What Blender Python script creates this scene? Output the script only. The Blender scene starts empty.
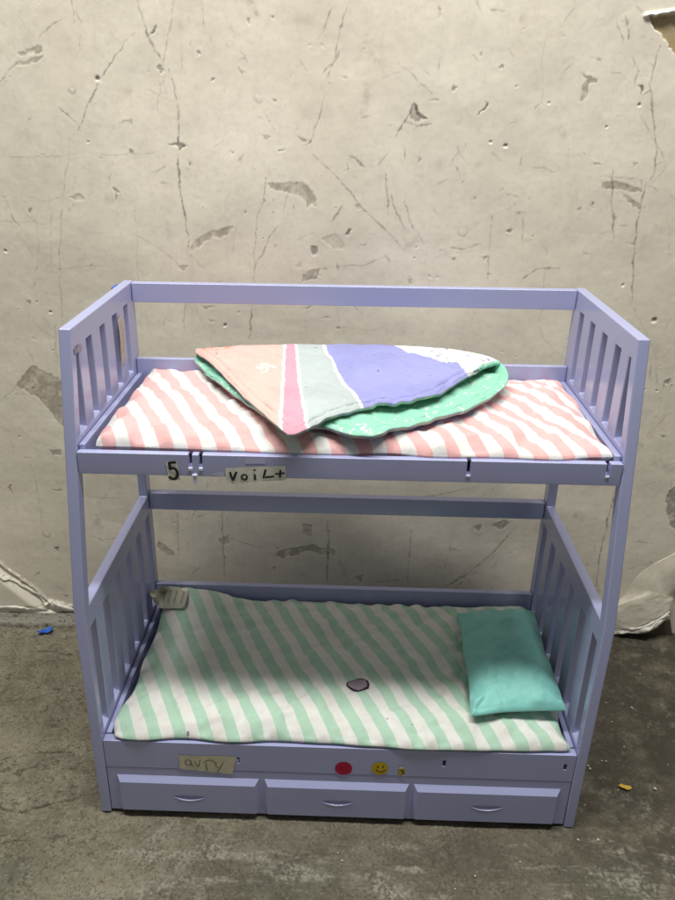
import bpy, bmesh, math, random
import numpy as np
from mathutils import Vector, Matrix
from math import sin, cos, pi, radians

random.seed(7)
rng = np.random.default_rng(11)
scene = bpy.context.scene
col = scene.collection

# ------------------------------------------------------------------ camera
CAM = np.array([-0.0015, -0.6713, 0.7985])
YAW, PITCH, ROLL, FPX = -0.0125, 0.4216, 0.0242, 764.77
_F = np.array([sin(YAW)*cos(PITCH), cos(YAW)*cos(PITCH), -sin(PITCH)])
_R0 = np.array([cos(YAW), -sin(YAW), 0.0])
_U0 = np.cross(_R0, _F)
_R = _R0*cos(ROLL) + _U0*sin(ROLL)
_U = -_R0*sin(ROLL) + _U0*cos(ROLL)
cd = bpy.data.cameras.new('camera')
cam = bpy.data.objects.new('camera', cd)
col.objects.link(cam)
cam.matrix_world = Matrix(((_R[0], _U[0], -_F[0], CAM[0]), (_R[1], _U[1], -_F[1], CAM[1]),
                           (_R[2], _U[2], -_F[2], CAM[2]), (0, 0, 0, 1)))
cd.sensor_fit = 'VERTICAL'
cd.sensor_height = 24.0
cd.lens = FPX/900*24.0
cd.clip_start = 0.02
cd.clip_end = 100
scene.camera = cam

# ------------------------------------------------------------------ light
world = bpy.data.worlds.new('World')
scene.world = world
world.use_nodes = True
bg = world.node_tree.nodes['Background']
bg.inputs[0].default_value = (1.0, 1.0, 0.97, 1)
bg.inputs[1].default_value = 0.18

def area(name, loc, target, sx, sy, power, colr):
    ld = bpy.data.lights.new(name, 'AREA')
    ld.shape = 'RECTANGLE'
    ld.size, ld.size_y, ld.energy, ld.color = sx, sy, power, colr
    o = bpy.data.objects.new(name, ld)
    col.objects.link(o)
    o.location = loc
    o.rotation_euler = (Vector(target)-Vector(loc)).to_track_quat('-Z', 'Y').to_euler()
    return o
area('ceiling_lamp', (-0.10, -0.18, 2.2), (-0.06, 0.05, 0.3), 1.7, 0.12, 51, (1.0, 0.985, 0.94))

scene.view_settings.view_transform = 'Standard'
scene.view_settings.look = 'None'
scene.view_settings.exposure = 0.0
scene.view_settings.gamma = 1.0

# ------------------------------------------------------------------ helpers
def at(u, v, axis, val):
    """point of the photo -> point on the plane axis=val"""
    d = _F + _R*(u-337.5)/FPX + _U*(450-v)/FPX
    return CAM + d*((val-CAM[axis])/d[axis])

HB = 0.5962
def warp(P):
    """the old frame leans a little: a slight racking of everything on the bed"""
    P = np.asarray(P, dtype=float)
    P = P.copy()
    z = P[..., 2]/HB
    P[..., 2] = P[..., 2] + 0.0028*P[..., 0]/0.29*z
    P[..., 0] = P[..., 0] + 0.0014*z
    return P

def tag(o, label=None, cat=None, group=None, kind=None):
    if label: o['label'] = label
    if cat: o['category'] = cat
    if group: o['group'] = group
    if kind: o['kind'] = kind
    return o

def link(name, me, mats, parent=None):
    o = bpy.data.objects.new(name, me)
    for m in (mats if isinstance(mats, (list, tuple)) else [mats]):
        me.materials.append(m)
    col.objects.link(o)
    if parent: o.parent = parent
    return o

def smooth(me, on=True):
    me.polygons.foreach_set('use_smooth', [on]*len(me.polygons))

def bevel(o, w, seg=2, ang=35):
    m = o.modifiers.new('bevel', 'BEVEL')
    m.width, m.segments, m.limit_method, m.angle_limit = w, seg, 'ANGLE', radians(ang)
    m.harden_normals = False
    smooth(o.data)
    w = o.modifiers.new('wn', 'WEIGHTED_NORMAL')
    w.keep_sharp = False
    return o

class MB:
    def __init__(s): s.v, s.f, s.mi = [], [], []
    def add(s, vs, fs, mi=0):
        b = len(s.v); s.v += [tuple(map(float, v)) for v in vs]
        for f in fs: s.f.append([b+i for i in f]); s.mi.append(mi)
    def box(s, x0, x1, y0, y1, z0, z1, mi=0):
        s.add([(x0,y0,z0),(x1,y0,z0),(x1,y1,z0),(x0,y1,z0),(x0,y0,z1),(x1,y0,z1),(x1,y1,z1),(x0,y1,z1)],
              [(0,3,2,1),(4,5,6,7),(0,1,5,4),(1,2,6,5),(2,3,7,6),(3,0,4,7)], mi)
    def mesh(s, name, do_warp=True):
        v = np.array(s.v)
        if do_warp: v = warp(v)
        me = bpy.data.meshes.new(name)
        me.from_pydata([tuple(p) for p in v], [], s.f)
        me.polygons.foreach_set('material_index', s.mi)
        me.update()
        return me
    def build(s, name, mats, parent=None, bev=0, seg=2, do_warp=True):
        o = link(name, s.mesh(name, do_warp), mats, parent)
        if bev: bevel(o, bev, seg)
        return o

def grid_mesh(name, P, flip=False, closed_u=False):
    """P: (n,m,3) array -> quad mesh, fast"""
    n, m = P.shape[:2]
    i = np.arange(n-1)[:, None]; j = np.arange(m-1)[None, :]
    a = i*m+j
    q = np.stack([a, a+1, a+m+1, a+m], -1).reshape(-1, 4)
    if flip: q = q[:, ::-1]
    me = bpy.data.meshes.new(name)
    me.vertices.add(n*m); me.vertices.foreach_set('co', P.reshape(-1).astype(np.float32))
    k = len(q)
    me.loops.add(k*4); me.loops.foreach_set('vertex_index', q.reshape(-1).astype(np.int32))
    me.polygons.add(k); me.polygons.foreach_set('loop_start', (np.arange(k)*4).astype(np.int32))
    me.polygons.foreach_set('use_smooth', np.ones(k, dtype=bool))
    me.update(calc_edges=True)
    return me

def color_attr(me, name, rgba):
    a = me.color_attributes.new(name, 'FLOAT_COLOR', 'POINT')
    a.data.foreach_set('color', rgba.reshape(-1).astype(np.float32))

def vnoise(X, Y, s, seed):
    """smooth value noise, feature size s, range about -1..1"""
    r = np.random.default_rng(seed)
    T = r.uniform(-1, 1, (256, 256))
    gx, gy = X/s+1000.3, Y/s+1000.7
    ix, iy = np.floor(gx).astype(int), np.floor(gy).astype(int)
    fx, fy = gx-ix, gy-iy
    fx = fx*fx*fx*(fx*(fx*6-15)+10); fy = fy*fy*fy*(fy*(fy*6-15)+10)
    g = lambda a, b: T[a % 256, b % 256]
    return (g(ix,iy)*(1-fx)+g(ix+1,iy)*fx)*(1-fy)+(g(ix,iy+1)*(1-fx)+g(ix+1,iy+1)*fx)*fy

def fbm(X, Y, s, seed, octv=4, gain=.5):
    t, a = 0, 1
    for k in range(octv):
        t = t+a*vnoise(X, Y, s/2**k, seed+k); a *= gain
    return t

def sstep(a, b, x):
    t = np.clip((x-a)/(b-a), 0, 1)
    return t*t*(3-2*t)

# ------------------------------------------------------------------ materials
def mat(name, base=(.5,.5,.5), rough=.5, spec=.5):
    m = bpy.data.materials.new(name); m.use_nodes = True
    b = m.node_tree.nodes['Principled BSDF']
    b.inputs['Base Color'].default_value = (*base, 1)
    b.inputs['Roughness'].default_value = rough
    b.inputs['Specular IOR Level'].default_value = spec
    return m, m.node_tree, b

def nd(nt, t, **kw):
    n = nt.nodes.new(t)
    for k, v in kw.items(): setattr(n, k, v)
    return n

def noise(nt, scale, detail=3, rough=.5, vec=None):
    n = nd(nt, 'ShaderNodeTexNoise')
    n.inputs['Scale'].default_value, n.inputs['Detail'].default_value = scale, detail
    n.inputs['Roughness'].default_value = rough
    if vec is None:
        tc = nd(nt, 'ShaderNodeTexCoord'); vec = tc.outputs['Object']
    nt.links.new(vec, n.inputs['Vector'])
    return n

def ramp(nt, src, stops):
    r = nd(nt, 'ShaderNodeValToRGB')
    e = r.color_ramp.elements
    while len(e) < len(stops): e.new(.5)
    for x, (p, c) in zip(e, stops):
        x.position = p
        x.color = (c, c, c, 1) if not isinstance(c, tuple) else (*c, 1)
    nt.links.new(src, r.inputs[0])
    return r.outputs[0]

def mix(nt, fac, a, b, mode='MIX'):
    n = nd(nt, 'ShaderNodeMix', data_type='RGBA', blend_type=mode)
    for s, i in ((fac, 0), (a, 6), (b, 7)):
        if isinstance(s, (int, float)): n.inputs[i].default_value = s
        elif isinstance(s, tuple): n.inputs[i].default_value = (*s, 1)
        else: nt.links.new(s, n.inputs[i])
    return n.outputs[2]

def bump(nt, b, h, strength, dist):
    n = nd(nt, 'ShaderNodeBump')
    n.inputs['Strength'].default_value, n.inputs['Distance'].default_value = strength, dist
    nt.links.new(h, n.inputs['Height'])
    nt.links.new(n.outputs[0], b.inputs['Normal'])
    return n

# lavender plastic, slightly soiled and scuffed
def plastic():
    m, nt, b = mat('lavender_plastic', (.46,.475,.72), .2, .6)
    n1 = noise(nt, 6, 4, .55); n2 = noise(nt, 55, 5, .7)
    c = mix(nt, ramp(nt, n1.outputs[0], [(.40,0.0),(.75,.30)]), (.365,.388,.615), (.33,.35,.555))
    c = mix(nt, ramp(nt, n2.outputs[0], [(.66,0.0),(.74,.22)]), c, (.26,.26,.38))
    nt.links.new(c, b.inputs['Base Color'])
    nt.links.new(ramp(nt, n1.outputs[0], [(.3,.17),(.8,.27)]), b.inputs['Roughness'])
    b.inputs['IOR'].default_value = 1.62
    n3 = noise(nt, 14, 1, .4)
    bump(nt, b, n3.outputs[0], .06, .004)
    return m
PL = plastic()
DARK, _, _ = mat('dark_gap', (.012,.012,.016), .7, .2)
PLW, _, _ = mat('pale_lit_plastic', (.62,.63,.78), .35)
INK, _, _ = mat('black_marker', (.012,.012,.014), .55)
PENCIL, _, _ = mat('grey_pencil', (.07,.065,.06), .7)

def paper(name, c, dirt):
    m, nt, b = mat(name, c, .6, .3)
    n = noise(nt, 90, 4, .6)
    nt.links.new(mix(nt, ramp(nt, n.outputs[0], [(.4,0.0),(.7,.8)]), c, dirt), b.inputs['Base Color'])
    return m
PAPER = paper('white_paper', (.70,.69,.62), (.50,.48,.40))
OLDPAPER = paper('yellowed_paper', (.56,.53,.39), (.45,.42,.29))
TAPE = paper('old_beige_tape', (.46,.41,.35), (.33,.29,.27))
RED = paper('red_sticker_paper', (.42,.008,.045), (.33,.006,.03))
YEL = paper('yellow_sticker_paper', (.56,.39,.012), (.42,.28,.01))
BLUE = paper('blue_paper', (.02,.10,.48), (.03,.16,.60))
GOLD = paper('yellow_scrap', (.62,.43,.06), (.40,.28,.08))
CRUMB = paper('pale_crumb', (.55,.52,.42), (.40,.36,.28))

def weave(nt, b, scale=900, strength=.25, extra=None):
    n = noise(nt, scale, 2, .6); n2 = noise(nt, 75, 5, .62)
    add = nd(nt, 'ShaderNodeMath', operation='ADD')
    nt.links.new(n.outputs[0], add.inputs[0]); m3 = nd(nt, 'ShaderNodeMath', operation='MULTIPLY'); m3.inputs[1].default_value = 3.0
    nt.links.new(n2.outputs[0], m3.inputs[0]); nt.links.new(m3.outputs[0], add.inputs[1])
    bump(nt, b, add.outputs[0], strength, .0016)

def striped(name, c_col, c_white, ang_slope, period, phase, duty, dirt):
    """diagonal printed stripes in the cloth's own rest coordinates"""
    m, nt, b = mat(name, c_col, .9, .15)
    b.inputs['Sheen Weight'].default_value = .15
    at_ = nd(nt, 'ShaderNodeAttribute', attribute_name='rest')
    sep = nd(nt, 'ShaderNodeSeparateXYZ'); nt.links.new(at_.outputs['Vector'], sep.inputs[0])
    # coordinate t = (x - slope*y - phase)/period
    mu = nd(nt, 'ShaderNodeMath', operation='MULTIPLY_ADD')
    nt.links.new(sep.outputs[1], mu.inputs[0]); mu.inputs[1].default_value = -ang_slope
    nt.links.new(sep.outputs[0], mu.inputs[2])
    nz = noise(nt, 30, 3, .5, at_.outputs['Vector'])
    ma = nd(nt, 'ShaderNodeMath', operation='MULTIPLY_ADD')
    nt.links.new(nz.outputs[0], ma.inputs[0]); ma.inputs[1].default_value = .004
    nt.links.new(mu.outputs[0], ma.inputs[2])
    sc = nd(nt, 'ShaderNodeMath', operation='MULTIPLY_ADD')
    nt.links.new(ma.outputs[0], sc.inputs[0]); sc.inputs[1].default_value = 1/period; sc.inputs[2].default_value = -phase/period+50
    fr = nd(nt, 'ShaderNodeMath', operation='FRACT'); nt.links.new(sc.outputs[0], fr.inputs[0])
    mask = ramp(nt, fr.outputs[0], [(0.0,0.0),(.02,1.0),(duty,1.0),(duty+.03,0.0)])
    c = mix(nt, mask, c_white, c_col)
    n1 = noise(nt, 25, 5, .6); n2 = noise(nt, 300, 3, .7)
    c = mix(nt, ramp(nt, n1.outputs[0], [(.45,0.0),(.75,.35)]), c, dirt, 'MULTIPLY')
    c = mix(nt, ramp(nt, n2.outputs[0], [(.45,0.0),(.8,.25)]), c, dirt, 'MULTIPLY')
    # small grime specks
    vo = nd(nt, 'ShaderNodeTexVoronoi'); vo.inputs['Scale'].default_value = 34
    nt.links.new(at_.outputs['Vector'], vo.inputs['Vector'])
    sepc = nd(nt, 'ShaderNodeSeparateColor'); nt.links.new(vo.outputs['Color'], sepc.inputs[0])
    siz = nd(nt, 'ShaderNodeMath', operation='MULTIPLY_ADD'); nt.links.new(sepc.outputs[0], siz.inputs[0]); siz.inputs[1].default_value = .22; siz.inputs[2].default_value = -.155
    lt = nd(nt, 'ShaderNodeMath', operation='LESS_THAN'); nt.links.new(vo.outputs['Distance'], lt.inputs[0]); nt.links.new(siz.outputs[0], lt.inputs[1])
    k = nd(nt, 'ShaderNodeMath', operation='MULTIPLY'); nt.links.new(lt.outputs[0], k.inputs[0]); k.inputs[1].default_value = .75
    c = mix(nt, k.outputs[0], c, (.10,.085,.07))
    nt.links.new(c, b.inputs['Base Color'])
    weave(nt, b, 1100, .3)
    return m

# ------------------------------------------------------------------ the wall
YW = 0.397
WALL_PX = []   # (kind, width_px, darkness, points in photo pixels)
def zone(ox, oy, s):
    def f(kind, w, d, pts):
        WALL_PX.append((kind, w, d, [(ox+x/s, oy+y/s) for x, y in pts]))
    return f
A = zone(0, 0, 3.0); B = zone(225, 0, 3.0); Cz = zone(450, 0, 3.0)
L, P_, S, H = 'line', 'patch', 'smudge', 'hole'
A(L,.9,.75,[(410,0),(425,50),(440,100),(465,150),(487,190)])
A(L,.5,.5,[(522,0),(515,60),(500,120),(490,170),(485,215)])
A(L,.65,.62,[(405,100),(375,125),(345,165),(320,205),(300,240),(275,295),(250,350),(235,395)])
A(L,.4,.42,[(212,440),(205,480),(195,540),(188,620),(185,700),(180,770),(180,830),(185,900)])
A(L,.6,.6,[(505,210),(520,250),(533,310),(535,370),(535,425)])
A(L,.8,.75,[(532,450),(537,530),(545,590),(560,660),(568,740)])
A(P_,0,1.9,[(508,436),(530,428),(537,408),(543,428),(564,437),(543,442),(537,456),(530,442)])
A(L,.6,.6,[(178,322),(205,345),(230,370),(245,397)])
A(L,.6,.5,[(0,245),(30,212),(55,190)])
A(P_,0,.9,[(55,160),(95,145),(128,138),(132,155),(90,163),(58,168)])
A(P_,0,1.,[(50,188),(90,175),(135,165),(130,180),(85,192),(55,195)])
A(L,.7,.5,[(110,130),(135,95),(160,70),(185,55)])
A(L,.5,.25,[(0,660),(60,665),(150,675)]); A(L,.5,.25,[(0,470),(100,470),(205,465),(260,460)])
A(L,.4,.25,[(155,625),(155,820)]); A(L,.5,.25,[(150,805),(250,800),(350,795)]); A(L,.4,.3,[(265,462),(380,465),(480,458)])
A(L,.6,.45,[(215,0),(225,70)]); A(L,.5,.4,[(225,25),(245,65)])
A(L,.5,.4,[(600,0),(615,80),(650,155)])
A(H,2.8,1,[(293,235)]); A('ring',2.6,.5,[(218,270)])
A(P_,0,1.7,[(445,106),(458,80),(470,76),(466,95),(450,104)])
A(P_,0,1.6,[(335,558),(352,568),(362,574),(350,580),(348,600),(343,600),(345,577)])
A(P_,0,1.,[(575,750),(585,725),(620,700),(675,682),(705,680),(680,705),(640,715),(600,740),(580,752)])
A(L,.5,.4,[(565,755),(615,805)]); A(L,.5,.35,[(395,700),(440,720),(490,755),(550,798)])
A(L,.8,.4,[(355,372),(375,360),(395,362),(392,372)])
A(L,.5,.35,[(545,145),(548,210)]); A(L,.5,.3,[(495,230),(470,290),(472,350)]); A(L,.5,.35,[(490,240),(500,280)])
A(P_,0,1.6,[(588,152),(600,150),(603,158),(592,165)]); A(P_,0,1.5,[(466,200),(482,202),(492,222),(482,222)])
A(L,.9,.35,[(455,520),(500,500)]); A(L,1.4,.3,[(480,548),(512,552)]); A(P_,0,.7,[(215,595),(240,578),(260,600),(230,602)])
A(P_,0,1.4,[(88,640),(97,625),(103,632),(95,642)]); A(P_,0,.9,[(560,475),(570,478),(578,495),(570,495)])
A(P_,0,1.,[(535,795),(568,790),(550,810)]); A(L,.6,.3,[(205,640),(225,610)])
A(S,8,.12,[(85,410),(60,400)]); A(S,7,.14,[(380,275),(385,280)]); A(S,10,.10,[(480,320),(500,350)]); A(S,12,.1,[(600,700),(680,640)])
A(S,14,.08,[(60,720),(140,760)]); A(S,8,.12,[(535,70),(540,65)]); A(L,.5,.3,[(575,90),(572,140)])
A(L,.6,.5,[(0,150),(20,170),(35,190)]); A(L,.8,.5,[(0,588),(18,592)]); A(L,.4,.3,[(20,605),(35,640)]); A(H,1.6,.8,[(20,752)])
B(L,.6,.5,[(375,0),(350,80),(335,140),(318,200),(295,265)])
B(L,.7,.5,[(330,10),(300,75),(275,120)]); B(L,1.1,.5,[(345,150),(320,190),(290,217)])
B(L,.8,.7,[(303,280),(292,320),(275,370),(260,415),(245,435)])
B(L,1.6,.75,[(568,310),(545,355),(515,408)]); B(L,1.2,.8,[(568,310),(585,350),(605,355)]); B(L,1.,.55,[(540,365),(580,375),(620,368)])
B(P_,0,1.15,[(568,315),(555,350),(575,362),(602,356),(585,345)]); B(L,1.6,.8,[(570,318),(578,340),(600,353)])
B(L,.6,.45,[(525,188),(570,235),(620,275)]); B(L,.6,.25,[(470,232),(525,212)])
B(L,.8,.6,[(265,460),(315,510),(360,560),(400,610)]); B(L,.7,.5,[(400,610),(450,660),(500,710),(540,755)])
B(P_,0,1.,[(130,550),(165,545),(215,543),(255,560),(275,590),(272,615),(255,610),(248,630),(240,605),(215,585),(185,572),(135,565)])
B(L,.4,.4,[(190,580),(175,635)]); B(L,.8,.45,[(160,675),(140,700),(120,750),(90,800)])
B(L,.5,.45,[(125,525),(115,600),(100,650),(90,720),(88,800),(88,845)]); B(P_,0,1.5,[(112,595),(120,600),(116,614)])
B(L,.9,.5,[(480,520),(485,580),(490,640)]); B(L,.9,.55,[(495,580),(515,640),(540,690)]); B(L,.9,.55,[(540,605),(555,660),(568,690)]); B(L,.5,.3,[(568,690),(600,740)])
B(L,1.2,.5,[(355,618),(320,665)]); B(P_,0,1.,[(385,605),(405,612),(415,625),(400,628)])
B(L,1.0,.4,[(490,460),(455,497)]); B(P_,0,1.2,[(375,466),(400,480),(422,500),(405,498)]); B(L,.6,.4,[(367,490),(370,520)])
B(P_,0,1.7,[(365,700),(378,683),(386,684),(378,702)]); B(P_,0,1.5,[(262,735),(278,735),(282,755),(272,768)])
B(P_,0,.45,[(290,720),(330,700),(350,720),(358,748),(320,745)])
B(P_,0,1.,[(238,822),(280,810),(275,842),(232,845)]); B(P_,0,.9,[(212,800),(228,785),(236,800)]); B(L,.6,.4,[(235,815),(330,800),(420,795),(480,770)])
B(L,1.0,.5,[(335,785),(340,820)]); B(S,4,.25,[(75,0),(95,35)]); B(S,5,.2,[(425,260),(425,340)]); B(L,.8,.3,[(410,355),(440,345)])
B(P_,0,.9,[(636,30),(640,15),(647,25),(640,62)]); B(P_,0,1.5,[(62,50),(70,48),(72,68),(66,68)])
B('ring',3.4,.3,[(100,297)]); B(P_,0,1.3,[(140,298),(152,300),(148,312)]); B(P_,0,1.2,[(115,405),(138,412),(125,425)])
B(L,.5,.4,[(120,340),(150,390)]); B(P_,0,1.2,[(208,400),(235,412),(250,420),(228,425)]); B(L,.7,.4,[(228,180),(245,215)])
B(P_,0,.8,[(35,205),(60,222),(50,230)]); B(L,.7,.35,[(40,180),(65,170)]); B(L,.8,.4,[(40,490),(60,465)]); B(L,.5,.5,[(45,470),(55,495)])
B(L,.9,.5,[(537,435),(540,470)]); B(S,8,.15,[(440,160),(460,190)]); B(L,.6,.35,[(645,170),(642,215)]); B(S,7,.16,[(440,150),(425,130)])
B(L,.8,.35,[(625,625),(640,650)]); B(P_,0,1.2,[(410,730),(428,728),(426,735)]); B(L,.8,.5,[(478,765),(495,788)]); B(L,.7,.4,[(545,820),(568,850)])
B(P_,0,1.3,[(580,472),(590,478),(583,490)]); B(L,.7,.3,[(625,560),(665,535)]); B(S,6,.15,[(540,740),(575,720)]); B(P_,0,.8,[(600,815),(620,840),(605,838)])
Cz(L,.7,.65,[(632,135),(615,200),(603,260),(607,330),(615,400),(618,450),(615,510),(590,550)])
Cz(L,.9,.7,[(590,550),(575,600),(565,660),(553,740),(552,800),(548,850),(545,900)])
Cz(L,.6,.5,[(615,430),(640,470),(650,490),(640,515),(605,548)]); Cz(L,.5,.35,[(620,490),(650,487)])
Cz(P_,0,1.,[(400,220),(415,228),(452,235),(445,250),(420,250),(412,300),(392,303),(398,265),(408,240)])
Cz(P_,0,1.1,[(455,545),(490,545),(540,552),(585,565),(575,572),(500,570),(455,562)])
Cz(P_,0,1.1,[(515,583),(540,590),(570,608),(570,630),(545,612),(520,590)])
Cz(L,1.0,.6,[(487,500),(487,600),(490,650),(488,735)]); Cz(P_,0,1.1,[(484,640),(502,655),(487,668)])
Cz(L,1.2,.6,[(530,50),(540,90),(538,115)]); Cz(L,.7,.4,[(500,60),(515,100),(522,130)])
Cz(L,.8,.45,[(550,170),(565,215),(555,260)]); Cz(P_,0,1.8,[(566,255),(586,253),(572,288)]); Cz(H,1.6,.8,[(570,315)]); Cz(L,.6,.4,[(575,345),(590,375),(610,420)])
Cz(P_,0,1.7,[(105,305),(110,310),(85,345),(78,345),(90,328)]); Cz(L,.8,.4,[(20,435),(48,490)]); Cz(L,.9,.45,[(5,485),(30,530)])
Cz(L,.7,.3,[(240,500),(290,505),(325,522)]); Cz(L,1.2,.55,[(215,835),(260,810),(330,803)]); Cz(L,1.0,.5,[(0,745),(50,750),(95,733)])
Cz('ring',4,.4,[(40,695)]); Cz(L,1.8,.45,[(190,640),(230,640)]); Cz(L,.6,.3,[(222,640),(215,735)]); Cz(L,.6,.4,[(125,640),(120,740),(112,840)])
Cz(L,.8,.4,[(80,0),(97,45)]); Cz(L,.6,.35,[(375,20),(345,68)]); Cz(L,1.2,.45,[(120,28),(165,37)])
Cz(P_,0,1.7,[(396,455),(405,455),(402,463)]); Cz(P_,0,1.,[(428,487),(460,495),(445,500)]); Cz(L,.5,.4,[(455,530),(575,537),(575,565)])
Cz(L,.8,.4,[(420,170),(460,182)]); Cz(L,.8,.4,[(480,215),(520,222)]); Cz(P_,0,1.6,[(145,200),(160,195),(165,205),(152,208)])
Cz(H,2.2,.9,[(165,437)]); Cz(H,1.6,.5,[(120,425)]); Cz(P_,0,1.5,[(5,258),(15,262),(12,275),(5,272)]); Cz(L,.9,.5,[(65,165),(85,185)])
Cz(P_,0,1.5,[(172,690),(186,683),(180,698)]); Cz(P_,0,1.2,[(395,752),(412,757),(408,765)]); Cz(P_,0,1.,[(372,630),(395,625),(388,637)])
Cz(P_,0,1.2,[(530,735),(555,722),(555,740)]); Cz(L,.6,.4,[(505,678),(540,680)]); Cz(P_,0,1.1,[(65,582),(78,590),(68,600)]); Cz(L,1.5,.35,[(168,587),(208,589)])
Cz(L,.8,.5,[(90,770),(120,775)]); Cz(P_,0,1.2,[(100,778),(112,768),(110,788)]); Cz(P_,0,1.4,[(0,768),(15,770),(8,780)]); Cz(P_,0,1.,[(540,485),(560,483),(550,497)])
Cz(S,7,.15,[(215,60),(230,40)]); Cz(S,6,.15,[(335,380),(340,395)]); Cz(S,8,.12,[(435,365),(440,375)]); Cz(L,.5,.3,[(655,580),(675,600)]); Cz(L,.6,.35,[(590,555),(625,575)])
Cz(L,.5,.4,[(545,0),(570,25),(593,48)]); Cz(L,.4,.25,[(655,640),(660,800)]); Cz(H,1.6,.7,[(520,855)])
# wall beside and behind the bed
D1 = zone(0, 280, 2.25)
D1(P_,0,1.25,[(35,237),(60,205),(75,195),(105,210),(140,230),(150,345),(130,315),(110,290),(85,265),(45,245)])
D1(L,.6,.5,[(0,278),(20,258),(36,240)]); D1('ring',4,.5,[(105,570)]); D1(L,.4,.35,[(65,400),(85,480),(98,560),(105,630)])
D1(P_,0,1.,[(110,385),(138,382),(140,395),(120,396)]); D1(P_,0,.7,[(115,472),(140,470),(138,478)]); D1(P_,0,1.,[(15,465),(25,460),(25,485)]); D1(L,.6,.4,[(0,330),(45,348)])
D1(L,.9,.5,[(78,665),(90,655)]); D1(P_,0,.9,[(140,705),(156,708),(150,714)]); D1(P_,0,1.2,[(58,42),(70,48),(66,56)]); D1(H,1.6,.7,[(115,72)]); D1(L,.5,.35,[(138,10),(142,95)])
D2 = zone(100, 280, 2.8125)
D2(L,.9,.7,[(430,75),(425,110),(420,165)]); D2(P_,0,1.2,[(275,70),(330,72),(300,78)]); D2(P_,0,1.3,[(578,78),(595,76),(585,84)]); D2(H,1.8,.7,[(350,128)]); D2(L,.5,.4,[(178,130),(185,110),(210,118)])
D2(P_,0,1.,[(305,110),(325,118),(312,122)]); D2(L,.5,.4,[(240,70),(235,150)]); D2(P_,0,1.1,[(380,88),(395,92),(388,97)]); D2(P_,0,1.,[(610,110),(640,105),(650,112)])
D3 = zone(50, 460, 3.75)
D3(L,.8,.6,[(645,180),(648,260),(655,450)]); D3(L,.7,.5,[(475,200),(480,290)]); D3(L,.6,.4,[(545,220),(590,205),(640,190)]); D3(P_,0,1.1,[(405,305),(430,315),(465,350),(462,362),(425,350),(408,330)])
D3(S,7,.25,[(165,220),(185,245)]); D3(L,.8,.3,[(135,140),(260,145)]); D3(L,.8,.3,[(145,280),(200,300),(260,290)]); D3(S,10,.15,[(270,210),(300,190)]); D3(P_,0,1.,[(630,300),(675,285),(672,315),(640,320)]); D3(L,.7,.45,[(530,430),(560,400)])
D4 = zone(140, 470, 1.607)
D4(P_,0,1.2,[(217,138),(240,125),(280,120),(315,130),(310,138),(270,132),(230,143)]); D4(L,1.2,.55,[(303,80),(302,130),(300,185)]); D4(L,1.2,.5,[(435,95),(432,140),(430,182)])
D4(L,.8,.6,[(605,92),(560,140),(520,170),(490,188)]); D4(P_,0,1.1,[(565,92),(580,80),(600,82),(580,95)]); D4(L,.6,.4,[(60,75),(62,140)]); D4(L,.7,.4,[(140,110),(200,125)]); D4(P_,0,.9,[(262,85),(280,88),(276,106),(262,104)])
D4(P_,0,1.,[(345,172),(360,168),(356,180)]); D4(L,.8,.4,[(370,180),(425,177)]); D4(P_,0,1.,[(535,92),(548,88),(545,100)]); D4(S,5,.2,[(325,150),(330,180)]); D4(L,.5,.4,[(500,120),(490,160)])
D4(L,.7,.45,[(440,44),(500,36),(520,30)])
D5 = zone(520, 500, 5.625)
D5(L,.9,.7,[(525,-60),(525,0),(490,130),(465,250),(440,350),(435,420),(430,490)]); D5(L,.4,.4,[(420,230),(428,330)]); D5(P_,0,1.,[(365,372),(378,362),(380,374)]); D5(S,4,.25,[(420,440),(440,520)]); D5(S,5,.2,[(320,90),(340,110)])
D6 = zone(590, 300, 2.365)
D6(H,3.0,1,[(150,47)]); D6(P_,0,1.5,[(175,475),(190,448),(215,435),(225,560),(195,540),(182,512)]); D6(L,1.,.45,[(145,150),(142,185)]); D6(L,1.,.5,[(172,208),(178,195),(192,200),(185,215)])
D6(L,1.1,.5,[(115,355),(125,345)]); D6(L,.6,.35,[(110,345),(185,270),(200,262)]); D6(L,.7,.4,[(120,440),(170,425)]); D6(P_,0,1.,[(160,318),(180,322),(172,330)]); D6(L,.8,.35,[(85,635),(135,625),(160,630)]); D6(L,.8,.35,[(95,570),(150,575)])
D6(S,5,.2,[(110,330),(120,350)]); D6(S,6,.15,[(150,380),(190,400)]); D6(L,.4,.35,[(160,100),(158,200)])

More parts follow.
